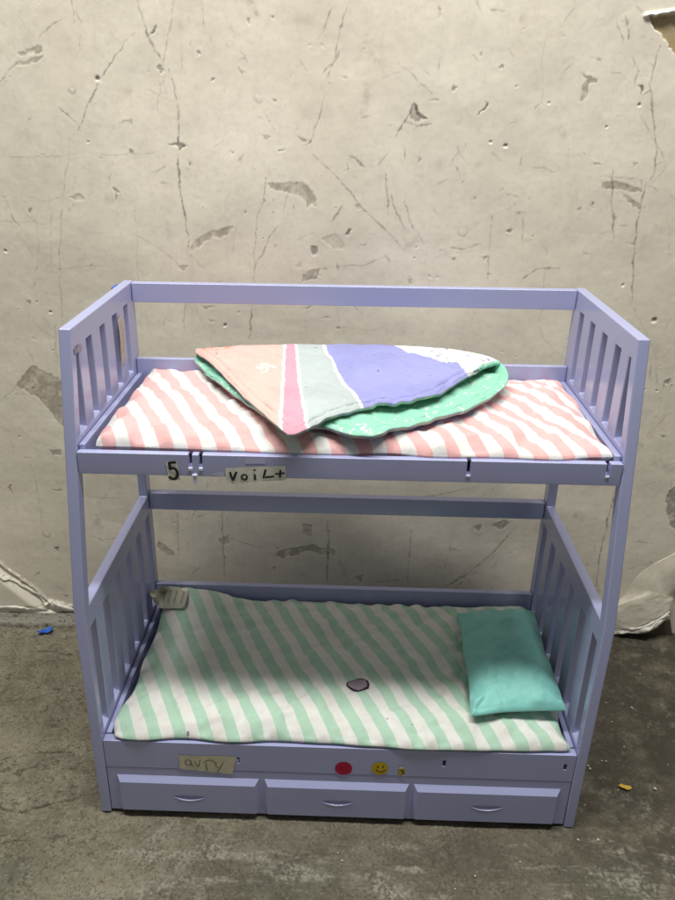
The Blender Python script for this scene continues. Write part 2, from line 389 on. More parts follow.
def make_wall():
    fx = np.arange(-.63, .61, .00125); fz = np.arange(0.0, .985, .00125)
    x = np.concatenate([np.linspace(-3.2,-.65,18), fx, np.linspace(.62,3.2,18)])
    z = np.concatenate([[-.03], fz, np.linspace(1.0,2.9,14)])
    X, Z = np.meshgrid(x, z, indexing='ij')
    h = np.zeros_like(X)                       # outwards, towards the room
    crack = np.zeros_like(X); patch = np.zeros_like(X); brown = np.zeros_like(X); chip = np.zeros_like(X)
    px = .00156                                # one photo pixel on the wall, about
    def window(xs, zs, r):
        i0, i1 = np.searchsorted(x, xs.min()-r), np.searchsorted(x, xs.max()+r)
        j0, j1 = np.searchsorted(z, zs.min()-r), np.searchsorted(z, zs.max()+r)
        return slice(i0, max(i1, i0+1)), slice(j0, max(j1, j0+1))
    def polydist(XX, ZZ, pts):
        d = np.full(XX.shape, 9.); tt = np.zeros(XX.shape)
        n = len(pts)-1
        for k in range(n):
            a, b = pts[k], pts[k+1]; ab = b-a
            t = np.clip(((XX-a[0])*ab[0]+(ZZ-a[1])*ab[1])/max(ab@ab, 1e-12), 0, 1)
            dd = np.hypot(XX-a[0]-ab[0]*t, ZZ-a[1]-ab[1]*t)
            tt = np.where(dd < d, (k+t)/n, tt); d = np.minimum(d, dd)
        return d, tt
    def inside(XX, ZZ, pts):
        c = np.zeros(XX.shape, bool); n = len(pts)
        for k in range(n):
            (x1, z1), (x2, z2) = pts[k], pts[(k+1) % n]
            if abs(z2-z1) < 1e-12: continue
            c ^= ((z1 > ZZ) != (z2 > ZZ)) & (XX < (x2-x1)*(ZZ-z1)/(z2-z1)+x1)
        return c
    jx = fbm(X, Z, .016, 51, 5, .62)*.0013; jz = fbm(X, Z, .016, 61, 5, .62)*.0013
    fine = fbm(X, Z, .006, 71, 3); fine2 = fbm(X, Z, .005, 74, 3)
    def put(kind, w, dk, pts):
        pts = np.array(pts)
        if kind == 'line':
            r = w*px*2+.006; s = window(pts[:,0], pts[:,1], r)
            d, t = polydist(X[s]+jx[s], Z[s]+jz[s], pts)
            taper = np.clip(np.minimum(t, 1-t)*6, .25, 1)*(1+.5*fine[s])
            m = np.exp(-(d/(w*px*.55*taper+.0002))**2)*dk*np.clip(.85+.5*fine[s], .2, 1.2)
            crack[s] = np.maximum(crack[s], m)
            h[s] += -.0002*m*min(w, 1.2)+.00006*np.exp(-((d-.0025)/.0016)**2)*dk
        elif kind == 'patch':
            s = window(pts[:,0], pts[:,1], .008)
            XX, ZZ = X[s]+jx[s]*1.7+fine[s]*.0007, Z[s]+jz[s]*1.7+.0007*fine2[s]
            d, _ = polydist(XX, ZZ, np.vstack([pts, pts[:1]]))
            sd = np.where(inside(XX, ZZ, pts), d, -d)
            m = sstep(-.0006, .0008, sd)
            if dk >= 1.4: crack[s] = np.maximum(crack[s], m*(.62 if dk < 1.65 else .8)*np.clip(.85+.5*fine2[s], .3, 1))
            else: patch[s] = np.maximum(patch[s], m*min(dk, 1.15)*np.clip(.78+.30*fine2[s]+.35*vnoise(XX, ZZ, .011, 79), .25, 1.1))
            h[s] -= .0003*m*(2.2 if dk > 1.4 else 1.0)
            h[s] += .00006*np.exp(-((sd+.0018)/.0014)**2)*(1+fine[s])
            chip[s] = np.maximum(chip[s], (.45 if dk > 1.4 else .12)*np.exp(-((sd+.0012)/.0008)**2)*(fine[s] > .25))
        elif kind == 'smudge':
            s = window(pts[:,0], pts[:,1], w*px*2.5)
            d, _ = polydist(X[s]+jx[s]*2, Z[s]+jz[s]*2, pts)
            patch[s] = np.maximum(patch[s], dk*2.0*np.exp(-(d/(w*px*.7))**2)*np.clip(.7+.8*fine[s], 0, 1.5))
        elif kind == 'hole':
            s = window(pts[:,0], pts[:,1], w*px*3)
            d = np.hypot(X[s]-pts[0,0]+jx[s], Z[s]-pts[0,1]+jz[s])
            m = np.exp(-(d/(w*px*.8))**4)
            crack[s] = np.maximum(crack[s], .9*dk*m*(Z[s] > pts[0,1]-w*px*.25)); h[s] -= .0012*m
            low = np.exp(-(np.hypot(X[s]-pts[0,0]-.0006, Z[s]-pts[0,1]+w*px*1.0)/(w*px*.7))**2)
            chip[s] = np.maximum(chip[s], low*dk); h[s] += .0004*low
        elif kind == 'ring':
            s = window(pts[:,0], pts[:,1], w*px*2.5)
            d = np.hypot(X[s]-pts[0,0]+jx[s], Z[s]-pts[0,1]+jz[s])
            m = np.exp(-((d-w*px)/(.0009))**2)
            crack[s] = np.maximum(crack[s], m*dk*.7); h[s] += .0003*np.exp(-(d/(w*px*.9))**4)
    toW = lambda p: at(p[0], p[1], 1, YW)[[0, 2]]
    for kind, w, dk, pts in WALL_PX:
        put(kind, w, dk, [toW(p) for p in pts])
    # countless small knocks and scratches
    for k in range(26):           # long wandering hairlines that link the knocks
        q = np.array([rng.uniform(-.62, .58), rng.uniform(.1, .95)]); a = rng.normal(-pi/2, .55); pts = [q]
        for _ in range(rng.integers(4, 11)):
            a += rng.normal(0, .3); q = q+np.array([cos(a), sin(a)])*rng.uniform(.01, .03); pts.append(q)
        put('line', rng.uniform(.3, .5), rng.uniform(.14, .36), pts)
    for k in range(760):
        cx, cz = rng.uniform(-.70, .66), rng.uniform(.02, 1.0)
        u = rng.uniform()
        if u < .45:
            a = rng.normal(pi/2, .8) if rng.uniform() < .6 else rng.uniform(0, pi)
            ln = rng.exponential(.011)+.003
            bend = rng.normal(0, .002)
            put('line', rng.uniform(.3, .75), rng.uniform(.12, .45), [(cx, cz), (cx+cos(a)*ln*.5+bend, cz+sin(a)*ln*.5), (cx+cos(a)*ln, cz+sin(a)*ln)])
        elif u < .8:
            n = 5; r = rng.exponential(.0010)+.0005
            ang = np.sort(rng.uniform(0, 2*pi, n)); st = rng.uniform(.8, 2.2)
            put('patch', 0, rng.choice([.6, .9, 1.2, 1.5]), [(cx+r*st*cos(t)*rng.uniform(.6, 1.3), cz+r*sin(t)*rng.uniform(.6, 1.3)) for t in ang])
        elif u < .86: put('hole', rng.uniform(.5, 1.1), rng.uniform(.4, .9), [(cx, cz)])
        else: put('smudge', rng.uniform(2, 7), rng.uniform(.04, .13), [(cx, cz), (cx+rng.normal(0, .015), cz+rng.normal(0, .01))])
    # torn place top right: sheet missing, brown board beneath, with a curled lip above it
    tp = np.array([toW((450+a/3, b/3)) for a, b in [(592,50),(640,42),(700,40),(760,60),(760,190),(690,160),(662,138),(648,120),(632,100),(612,72)]])
    s = window(tp[:,0], tp[:,1], .02)
    XX, ZZ = X[s]+jx[s]*2, Z[s]+jz[s]*2
    d, _ = polydist(XX, ZZ, np.vstack([tp, tp[:1]])); sd = np.where(inside(XX, ZZ, tp), d, -d)
    m = sstep(-.0006, .0008, sd); brown[s] = np.maximum(brown[s], m); h[s] -= .004*m
    lip = np.array([toW((450+a/3, b/3)) for a, b in [(588,47),(640,38),(700,37),(760,55)]])
    s = window(lip[:,0], lip[:,1], .012); d, _ = polydist(X[s]+jx[s], Z[s]+jz[s], lip)
    up = np.exp(-(d/.0022)**2); h[s] += .004*up; chip[s] = np.maximum(chip[s], up)
    # loose skin of the wall lifting near the floor: left of the bed and right of it
    def crease(pix, amp, width, lift):
        pts = np.array([toW(p) for p in pix])
        s = window(pts[:,0], pts[:,1], .03)
        d, t = polydist(X[s]+jx[s]*1.5, Z[s]+jz[s]*1.5, pts)
        h[s] += amp*np.exp(-(d/width)**2)
        chip[s] = np.maximum(chip[s], lift*np.exp(-(d/(width*.8))**2)*np.clip(.85+.2*fine[s], 0, 1))
        crack[s] = np.maximum(crack[s], .7*np.exp(-((d-.0022)/.0007)**2)*(fine[s] > -.15))
    crease([(-30,545),(0,562),(20,577),(50,599),(72,606)], .003, .002, .3)
    crease([(-20,558),(0,572),(20,582),(40,594),(48,603)], .004, .0022, .5)
    crease([(48,603),(52,600),(60,604),(72,609)], .004, .002, .7)
    def skin(poly, f):
        pts = np.array([toW(p) for p in poly]); s = window(pts[:,0], pts[:,1], .03)
        d, _ = polydist(X[s], Z[s], np.vstack([pts, pts[:1]])); sd = np.where(inside(X[s], Z[s], pts), d, -d)
        h[s] += f*sstep(0, .02, sd); chip[s] = np.maximum(chip[s], .18*sstep(0, .003, sd))
    skin([(-60,545),(0,565),(20,580),(48,602),(46,611),(-60,611)], .010)
    low = np.exp(-((Z-.0035)/.003)**2)*sstep(-.475, -.49, X); h += .006*low; chip = np.maximum(chip, .9*low*np.clip(.7+fine, 0, 1))
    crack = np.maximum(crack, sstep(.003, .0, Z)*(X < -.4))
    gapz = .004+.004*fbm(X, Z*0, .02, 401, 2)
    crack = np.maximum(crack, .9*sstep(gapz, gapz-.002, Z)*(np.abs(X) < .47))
    # broad unevenness of the painted surface
    h += .0024*fbm(X, Z, .20, 5, 3, .4)+.00030*fbm(X, Z, .04, 25, 4)+.00003*fine
    h += .00035*vnoise(X*.5, Z*1.3, .07, 33)
    dirt = np.clip(.5+.5*fbm(X*1.0, Z*.5, .12, 81, 5, .6), 0, 1)
    P = np.stack([X, YW-h, Z], -1)
    me = grid_mesh('wall', P)
    n = X.size
    color_attr(me, 'marks', np.stack([crack, patch, brown, chip], -1).reshape(n, 4))
    color_attr(me, 'dirt', np.stack([dirt, dirt, dirt, np.ones_like(dirt)], -1).reshape(n, 4))
    m, nt, b = mat('old_painted_wall', (.6,.57,.49), .55, .35)
    am = nd(nt, 'ShaderNodeAttribute', attribute_name='marks'); sc = nd(nt, 'ShaderNodeSeparateColor'); nt.links.new(am.outputs['Color'], sc.inputs[0])
    ad = nd(nt, 'ShaderNodeAttribute', attribute_name='dirt')
    n1 = noise(nt, 14, 5, .65); n2 = noise(nt, 160, 4, .7)
    c = mix(nt, ad.outputs['Fac'], (.83,.775,.650), (.76,.70,.575))
    c = mix(nt, ramp(nt, n1.outputs[0], [(.45,0.0),(.72,.45)]), c, (.69,.65,.55))
    c = mix(nt, ramp(nt, n2.outputs[0], [(.50,0.0),(.8,.50)]), c, (.56,.51,.41))
    mp = nd(nt, 'ShaderNodeMapping'); mp.inputs['Scale'].default_value = (1.0, 1.0, .22); tcw = nd(nt, 'ShaderNodeTexCoord'); nt.links.new(tcw.outputs['Object'], mp.inputs[0])
    n4 = noise(nt, 60, 6, .75, mp.outputs[0]); n5 = noise(nt, 5, 4, .6)
    c = mix(nt, ramp(nt, n4.outputs[0], [(.5,0.0),(.78,.32)]), c, (.55,.51,.43))
    c = mix(nt, ramp(nt, n5.outputs[0], [(.45,0.0),(.75,.35)]), c, (.70,.64,.52))
    cp = mix(nt, ramp(nt, n2.outputs[0], [(.35,0.0),(.7,1.0)]), (.37,.33,.26), (.50,.455,.37))
    c = mix(nt, sc.outputs[1], c, cp)
    cb = mix(nt, ramp(nt, n1.outputs[0], [(.4,0.0),(.6,1.0)]), (.40,.30,.15), (.46,.38,.24))
    c = mix(nt, sc.outputs[2], c, cb)
    c = mix(nt, am.outputs['Alpha'], c, (.86,.83,.74))
    c = mix(nt, sc.outputs[0], c, (.10,.09,.075))
    nt.links.new(c, b.inputs['Base Color'])
    bump(nt, b, n2.outputs[0], .05, .001)
    o = link('wall', me, m)
    tag(o, 'old cream painted wall, scratched and chipped, behind the bunk bed', 'wall')
    return o, m
WALL, WALLM = make_wall()

# ------------------------------------------------------------------ the floor
def make_floor():
    x = np.concatenate([np.linspace(-3.2,-.66,16), np.arange(-.64,.64,.00135), np.linspace(.66,3.2,16)])
    y = np.concatenate([np.linspace(-3.2,-.24,16), np.arange(-.21,.42,.00135), [.45]])
    X, Y = np.meshgrid(x, y, indexing='ij')
    h = np.zeros_like(X); crack = np.zeros_like(X)
    fine = fbm(X, Y, .007, 171, 4, .6)
    jx = fbm(X, Y, .03, 151, 4, .6)*.003; jy = fbm(X, Y, .03, 161, 4, .6)*.003
    def line(pts, w, dk):
        pts = np.array([at(u, v, 2, 0)[:2] for u, v in pts])
        i0, i1 = np.searchsorted(x, [pts[:,0].min()-.02, pts[:,0].max()+.02]); j0, j1 = np.searchsorted(y, [pts[:,1].min()-.02, pts[:,1].max()+.02])
        s = (slice(i0, max(i1, i0+1)), slice(j0, max(j1, j0+1)))
        d = np.full(X[s].shape, 9.)
        for k in range(len(pts)-1):
            a, b = pts[k], pts[k+1]; ab = b-a
            t = np.clip(((X[s]+jx[s]-a[0])*ab[0]+(Y[s]+jy[s]-a[1])*ab[1])/(ab@ab), 0, 1)
            d = np.minimum(d, np.hypot(X[s]+jx[s]-a[0]-ab[0]*t, Y[s]+jy[s]-a[1]-ab[1]*t))
        m = np.exp(-(d/w)**2)*dk*np.clip(.75+.7*fine[s], .05, 1.2)
        crack[s] = np.maximum(crack[s], m); h[s] -= .0015*m
    F1 = lambda pts: [(a/3.215, 620+b/3.215) for a, b in pts]
    line(F1([(-40,450),(0,445),(60,435),(120,422),(230,418)]), .0014, .75)
    line(F1([(-40,600),(0,600),(70,612),(130,600),(190,578),(280,558)]), .0015, .9)
    line(F1([(-20,722),(0,720),(60,712),(120,697),(220,688)]), .0015, .6)
    line(F1([(20,185),(80,185)]), .0015, .6); line(F1([(30,255),(140,240)]), .0015, .5)
    line(F1([(100,97),(180,97),(235,107)]), .0026, .75); line([(-60,627),(0,625.5),(40,626.5),(75,627)], .0026, .8)
    line([(-10,619),(18,618)], .003, .6); line(F1([(150,795),(230,770)]), .0012, .4); line(F1([(200,500),(210,520)]), .002, .5)
    line([(225,868),(300,852),(360,850)], .0012, .3); line([(150,838),(170,880)], .0012, .35)
    # darker tone to the right and front, worn pale streaks in front of it
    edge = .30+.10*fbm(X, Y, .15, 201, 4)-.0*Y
    dark_tone = sstep(-.16, .12, X-edge+.06)
    dark_tone = np.maximum(dark_tone, .62*sstep(.08, -.03, Y)*sstep(-.36, .10, X+.1*fbm(X, Y, .1, 221, 4)))
    dark_tone *= np.clip(.90+.30*fbm(X, Y, .03, 231, 5, .65), 0, 1)
    streak = np.clip(fbm(X*.55+Y*.1, Y*2.6, .05, 241, 6, .68)-.12, 0, 1)*sstep(.04, -.05, Y)*sstep(-.40, -.15, X)*1.3
    streak += np.clip(fbm(X*2.6-Y*1.2, Y*.8+X*.3, .05, 251, 5, .65)-.3, 0, 1)*sstep(.02, -.04, Y)*sstep(.1, -.1, np.abs(X+.18)-.1)
    streak += np.clip(fbm(X, Y, .022, 261, 6, .72)-.45, 0, 1)*.55*sstep(.1, .35, X)
    grit = fbm(X, Y, .0036, 271, 2, .7)
    streak = streak*np.clip(.55+.7*grit, 0, 1.3)
    green = np.clip(.4*fbm(X, Y, .12, 281, 4), 0, .5)*sstep(.0, -.1, Y)
    dirt = np.clip(.5+.55*fbm(X, Y, .06, 301, 5, .65), 0, 1)
    h += .0012*fbm(X, Y, .09, 311, 3)+.00050*fine+.00022*grit
    pit = fbm(X, Y*1.3, .0052, 331, 3, .6)+.35*fbm(X, Y, .05, 341, 2); pitm = .8*sstep(.80, 1.15, pit)*sstep(.5, .0, X-.1); h -= .0004*pitm
    ledge = sstep(.357, .363, Y+jy*.3)*sstep(.30, .2, X); h += .004*ledge
    me = grid_mesh('floor', np.stack([X, Y, h-.0012], -1), flip=True)
    n = X.size
    color_attr(me, 'marks', np.stack([crack, dark_tone, np.clip(streak, 0, 1), np.clip(pitm, 0, 1)], -1).reshape(n, 4))
    color_attr(me, 'dirt', np.stack([dirt, green, ledge, np.ones_like(dirt)], -1).reshape(n, 4))
    m, nt, b = mat('worn_concrete', (.3,.28,.22), .8, .3)
    am = nd(nt, 'ShaderNodeAttribute', attribute_name='marks'); sc = nd(nt, 'ShaderNodeSeparateColor'); nt.links.new(am.outputs['Color'], sc.inputs[0])
    ad = nd(nt, 'ShaderNodeAttribute', attribute_name='dirt'); sd = nd(nt, 'ShaderNodeSeparateColor'); nt.links.new(ad.outputs['Color'], sd.inputs[0])
    n1 = noise(nt, 45, 6, .7); n2 = noise(nt, 330, 4, .75); n3 = noise(nt, 120, 3, .6)
    c = mix(nt, sd.outputs[0], (.235,.213,.155), (.135,.121,.085))
    c = mix(nt, ramp(nt, n1.outputs[0], [(.4,0.0),(.7,.55)]), c, (.29,.265,.195))
    c = mix(nt, sd.outputs[2], c, (.27,.26,.215))
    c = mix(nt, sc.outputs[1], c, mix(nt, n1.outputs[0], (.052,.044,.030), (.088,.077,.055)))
    c = mix(nt, sd.outputs[1], c, (.10,.115,.085))
    c = mix(nt, sc.outputs[2], c, (.30,.285,.23))
    n7 = noise(nt, 22, 5, .7)
    sp = mix(nt, 1.0, ramp(nt, n2.outputs[0], [(.48,0.0),(.60,.85)]), ramp(nt, n7.outputs[0], [(.36,.12),(.64,1.0)]), 'MULTIPLY')
    c = mix(nt, sp, c, (.055,.047,.032))
    n8 = noise(nt, 95, 4, .75)
    c = mix(nt, ramp(nt, n8.outputs[0], [(.60,0.0),(.66,.7)]), c, (.07,.06,.042))
    n6 = noise(nt, 210, 5, .8)
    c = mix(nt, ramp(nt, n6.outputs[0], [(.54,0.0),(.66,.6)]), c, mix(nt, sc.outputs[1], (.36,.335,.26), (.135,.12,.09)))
    c = mix(nt, ramp(nt, n3.outputs[0], [(.68,0.0),(.76,.5)]), c, (.33,.31,.25))
    c = mix(nt, am.outputs['Alpha'], c, (.075,.066,.05))
    c = mix(nt, sc.outputs[0], c, (.035,.028,.02))
    nt.links.new(c, b.inputs['Base Color'])
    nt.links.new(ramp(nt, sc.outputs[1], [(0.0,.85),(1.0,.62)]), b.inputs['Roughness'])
    bump(nt, b, n6.outputs[0], .6, .0035)
    o = link('floor', me, m)
    tag(o, kind='structure')
    o['label'] = 'worn grey brown concrete floor with cracks'
make_floor()

# ------------------------------------------------------------------ peeling skin of the wall right of the bed
def sheet(name, rows, mats, parent, thick, res=(90, 60), wob=.0015, seed=3):
    """rows: list of 3-D polylines (same count) -> smooth thin sheet with thickness"""
    R = np.array(rows, float)
    def rs(Q, n):
        t = np.linspace(0, len(Q)-1, n); k = np.clip(t.astype(int), 0, len(Q)-2); f = (t-k)
        g = lambda i: Q[np.clip(i, 0, len(Q)-1)]
        f = f.reshape(-1, *([1]*(Q.ndim-1)))
        p0, p1, p2, p3 = g(k-1), g(k), g(k+1), g(k+2)
        return .5*((2*p1)+(-p0+p2)*f+(2*p0-5*p1+4*p2-p3)*f*f+(-p0+3*p1-3*p2+p3)*f**3)
    G = rs(R, res[0]); G = np.swapaxes(rs(np.swapaxes(G, 0, 1), res[1]), 0, 1)
    u, v = np.meshgrid(np.arange(res[0])*.003, np.arange(res[1])*.003, indexing='ij')
    G[..., 1] += wob*fbm(u, v, .03, seed, 4); G[..., 2] += wob*fbm(u, v, .025, seed+9, 4)
    me = grid_mesh(name, G); uu, vv = np.meshgrid(np.linspace(0, 1, res[0]), np.linspace(0, 1, res[1]), indexing='ij')
    color_attr(me, 'sheet_uv', np.stack([uu, vv, uu*0, uu*0+1], -1))
    o = link(name, me, mats, parent)
    sm = o.modifiers.new('solid', 'SOLIDIFY'); sm.thickness = thick; sm.offset = 0
    if len(o.data.materials) > 1: sm.material_offset_rim = 1; sm.material_offset = 0
    return o
SKIN, nt_, b_ = mat('peeled_paint_skin', (.62,.57,.46), .6, .3)
_n = noise(nt_, 60, 5, .65)
nt_.links.new(mix(nt_, ramp(nt_, _n.outputs[0], [(.4,0.0),(.7,.7)]), (.66,.61,.50), (.54,.495,.40)), b_.inputs['Base Color'])
SKINW, _, _ = mat('paint_skin_edge', (.82,.79,.70), .7, .2)
SKIND, _, _ = mat('flap_shade', (.11,.085,.06), .8, .2)  # dark colour painting the shade under the flap and between its layers
def flap_row(pix_y):   # pixel + distance in front of the wall
    return [at(u, v, 1, YW-.78*d) for u, v, d in pix_y]
sheet('peeled_flap', [
    flap_row([(600,612,.000),(615,603,.001),(625,594,.001),(640,574,.001),(658,562,.001),(690,545,.001)]),
    flap_row([(602,618,.002),(616,606,.010),(628,600,.012),(645,590,.012),(660,578,.012),(690,570,.012)]),
    flap_row([(604,622,.004),(616,610,.014),(630,603,.018),(648,597,.020),(664,594,.018),(674,592,.010)]),
    flap_row([(606,626,.006),(616,619,.018),(632,615,.024),(650,609,.026),(666,602,.022),(673,600,.012)]),
    flap_row([(608,629,.008),(617,628,.022),(634,628,.030),(652,621,.032),(666,613,.028),(672,607,.016)])],
    [SKIN, SKINW], WALL, .0022, (60, 90), .0007, 5)
for k, (dv, dd, mm) in enumerate([(0, .000, SKINW), (3.2, -.006, SKIND), (6.0, .001, SKINW)]):  # middle dark layer paints the shaded gap between the torn edges
    top = [(608,627.5,.010),(622,627,.022),(640,627,.030),(655,620,.031),(668,610,.024)]
    r0 = flap_row([(u, v+dv*.3, d+dd) for u, v, d in top])
    r1 = flap_row([(u+1, v+dv*.55+2.2, d+dd+.004) for u, v, d in top])
    r2 = flap_row([(u+2, v+dv*.5+3.4+.8*sin(u*.3), d+dd-.004) for u, v, d in top])
    sheet('torn_or_shade_layer', [r0, r1, r2], [mm, SKINW], WALL, .0012, (20, 70), .0018, 30+k)
sheet('shade_sheet', [flap_row([(600,627,.004),(622,630,.010),(645,630,.012),(670,620,.010)]), flap_row([(600,634,.003),(622,635,.006),(645,637,.006),(672,634,.006)])],
      [SKIND], WALL, .003, (10, 60), .001, 44)  # dark sheet added as the shade beneath the flap
# thin curled lip at the foot of the wall on the left
sheet('torn_or_shade_layer', [flap_row([(-25,604,.006),(0,604,.009),(20,605,.010),(34,606,.010),(47,605,.006)]), flap_row([(-25,608,.012),(0,607.5,.014),(20,608,.015),(34,609,.014),(47,609,.008)]),
                     flap_row([(-25,609,.008),(0,609,.009),(20,609.5,.010),(34,610.5,.010),(47,610,.006)])], [SKINW, SKINW], WALL, .001, (14, 70), .0015, 61)
sheet('torn_or_shade_layer', [flap_row([(49,603,.004),(53,601,.008),(60,604,.009),(72,607,.006)]), flap_row([(50,606,.006),(55,605,.012),(62,608,.012),(74,610,.008)]),
                     flap_row([(51,608,.003),(56,608,.005),(63,610.5,.005),(75,611.5,.004)])], [SKINW, SKINW], WALL, .001, (14, 50), .0015, 71)

# ------------------------------------------------------------------ the bunk bed
HX, TH, DEP = .29, .0122, .2906
bed = bpy.data.objects.new('bunk_bed', None); col.objects.link(bed)
tag(bed, 'lavender plastic doll bunk bed with slatted ends and three drawer fronts', 'bunk bed')

def panel(name, sx):
    kz = .297; slope = .0577/(HB-kz)
    yf = lambda z: 0 if z <= kz else (z-kz)*slope
    outer = [(0,0), (DEP,0), (DEP,HB), (yf(HB),HB), (0,kz)]
    pw = .0165
    holes = [[(yf(kz+.0006)+pw,kz+.0006), (DEP-.020,kz+.0006), (DEP-.020,.446), (yf(.446)+pw,.446)]]
    for b1 in (.2592, .2122, .1652, .1182):
        holes.append([(b1-.0195,.4855), (b1,.4855), (b1,.574), (b1-.0195,.574)])
    holes.append([(.0515,.4855), (.0735,.4855), (.0735,.574), (.0675,.574)])
    for k in range(6):
        b1 = .2713-k*.0483
        holes.append([(max(b1-.0205,.0125),.122), (b1,.122), (b1,.2695), (max(b1-.0205,.0125),.2695)])
    bm = bmesh.new()
    eds = []
    for loop in [outer]+holes:
        vs = [bm.verts.new((0, a, b)) for a, b in loop]
        for i in range(len(vs)): eds.append(bm.edges.new((vs[i], vs[(i+1) % len(vs)])))
    bmesh.ops.triangle_fill(bm, use_beauty=True, use_dissolve=False, edges=eds)
    bmesh.ops.recalc_face_normals(bm, faces=bm.faces)
    r = bmesh.ops.extrude_face_region(bm, geom=bm.faces[:])
    for v in [g for g in r['geom'] if isinstance(g, bmesh.types.BMVert)]: v.co.x += TH
    bmesh.ops.recalc_face_normals(bm, faces=bm.faces)
    xo = 0 if sx < 0 else TH
    for v in bm.verts:
        if abs(v.co.x-xo) < 1e-5:
            for b1 in (.2713-.0483*3, .2713-.0483*4, .2713-.0483*5):
                if abs(v.co.y-b1) < 1e-4 and .12 < v.co.z < .27: v.co.y += .0042 if b1 > .05 else .0062
            if abs(v.co.y-.0735) < 1e-4 and v.co.z < .49: v.co.y += .003
    for v in bm.verts: v.co.x += (-HX if sx < 0 else HX-TH)
    for v in bm.verts: v.co = Vector(warp(np.array(v.co)))
    me = bpy.data.meshes.new(name); bm.to_mesh(me); bm.free()
    o = link(name, me, PL, bed)
    bevel(o, .0016, 3, 50)
    return o
panelL = panel('side_panel', -1)
panelR = panel('side_panel', 1)
IX = HX-TH-.0006
def bar(name, y0, y1, z0, z1, bev=.001, parent=bed):
    m = MB(); m.box(-IX, IX, y0, y1, z0, z1); return m.build(name, PL, parent, bev)
guard = bar('guard_rail', .2775, .2895, .571, .5955)
bar('cross_bar', .276, .2885, .2745, .3005)
# upper tray
YU = .032
def notched_rail(name, y0, y1, z0, z1, notches, parent):
    """rail with open notches in its top edge / small slots in its face: (x0,x1,zlow,zhigh)"""
    xs = sorted({-IX, IX, *[n[0] for n in notches], *[n[1] for n in notches]})
    zs = sorted({z0, z1, *[n[2] for n in notches], *[n[3] for n in notches]})
    m = MB(); solid = {}
    for i in range(len(xs)-1):
        for j in range(len(zs)-1):
            xm, zm = (xs[i]+xs[i+1])/2, (zs[j]+zs[j+1])/2
            solid[i, j] = not any(a < xm < b and c < zm < d for a, b, c, d in notches)
    V = {}
    bm = bmesh.new()
    def vert(i, j, k):
        if (i, j, k) not in V: V[i, j, k] = bm.verts.new(warp(np.array((xs[i], (y0, y1)[k], zs[j]))))
        return V[i, j, k]
    for (i, j), s in solid.items():
        if not s: continue
        bm.faces.new([vert(i,j,0), vert(i+1,j,0), vert(i+1,j+1,0), vert(i,j+1,0)])
        bm.faces.new([vert(i,j,1), vert(i,j+1,1), vert(i+1,j+1,1), vert(i+1,j,1)])
        for di, dj, a, b in ((-1,0,(i,j),(i,j+1)), (1,0,(i+1,j+1),(i+1,j)), (0,-1,(i+1,j),(i,j)), (0,1,(i,j+1),(i+1,j+1))):
            if not solid.get((i+di, j+dj), False):
                bm.faces.new([vert(*a,0), vert(*b,0), vert(*b,1), vert(*a,1)])
    bmesh.ops.recalc_face_normals(bm, faces=bm.faces)
    me = bpy.data.meshes.new(name); bm.to_mesh(me); bm.free()
    o = link(name, me, PL, parent)
    bevel(o, .0009, 2)
    return o
railU = notched_rail('front_rail', YU, YU+.0085, .4498, .4742,
                     [(-.1632,-.1595,.4600,.4742), (-.1525,-.1490,.4600,.4742), (.1205,.1243,.4585,.4742), (.2612,.2648,.4608,.4742)], bed)
mt = MB()
mt.box(-IX, IX, .2725, .2805, .452, .4990); mt.build('rear_rail', PL, bed, .001)
for s in (-1, 1):
    m = MB(); x0, x1 = sorted((s*IX, s*(IX-.0065))); m.box(x0, x1, YU+.0088, .2722, .452, .4795); m.build('tray_side', PL, bed, .0012)
m = MB(); m.box(-IX+.0068, IX-.0068, YU+.0088, .2722, .452, .4585); m.build('bed_deck', PL, bed, .0006)
# light through the notches painted as pale ends, and the little latch tongue
def small(name, boxes, mats, parent, bev=.0003):
    m = MB()
    for b in boxes: m.box(*b)
    return m.build(name, mats, parent, bev)
small('notch_light_latch', [(-.1635,-.1592,YU-.0012,YU+.0012,.4565,.4596), (-.1528,-.1487,YU-.0012,YU+.0012,.4565,.4596), (-.1590,-.1553,YU-.0016,YU+.001,.4412,.4528), (-.1600,-.1545,YU-.0022,YU-.0003,.4500,.4524)], PLW, railU)
small('notch_light_latch', [(.1203,.1245,YU-.0008,YU+.0015,.4560,.4584)], PLW, railU)
small('notch_light_latch', [(.2610,.2650,YU-.0008,YU+.0015,.4585,.4607)], PLW, railU)
# lower bunk: front rail, drawer board, deck
YF = .0014
railL = notched_rail('front_rail', YF, YF+.011, .0745, .1152, [(.1224,.1262,.0920,.1012), (.2642,.2680,.0925,.1015), (-.1203,-.1172,.0865,.0955)], bed)
small('notch_light_latch', [(.1222,.1264,YF+.0004,YF+.003,.0898,.0920), ], PLW, railL); small('notch_light_latch', [(.2640,.2682,YF+.0004,YF+.003,.0903,.0925)], PLW, railL)
small('notch_light_latch', [(-.1203,-.1186,YF+.0004,YF+.003,.0875,.0925)], PLW, railL)  # pale slot ends again, light painted as plastic
small('slot_shade', [(-IX+.002,IX-.002,YF+.0112,YF+.0132,.080,.112)], DARK, railL)  # near-black sheet behind the slots, painting the shade inside them
board = bar('drawer_board', YF+.0004, YF+.010, .0035, .0738, .0008)
m = MB(); m.box(-IX, IX, .2725, .2815, .092, .1515); m.build('rear_rail', PL, bed, .001)
for s in (-1, 1):
    m = MB(); x0, x1 = sorted((s*IX, s*(IX-.0065))); m.box(x0, x1, YF+.0135, .2722, .090, .1152); m.build('tray_side', PL, bed, .0012)
m = MB(); m.box(-IX+.0068, IX-.0068, YF+.0135, .2722, .090, .0985); m.build('bed_deck', PL, bed, .0006)
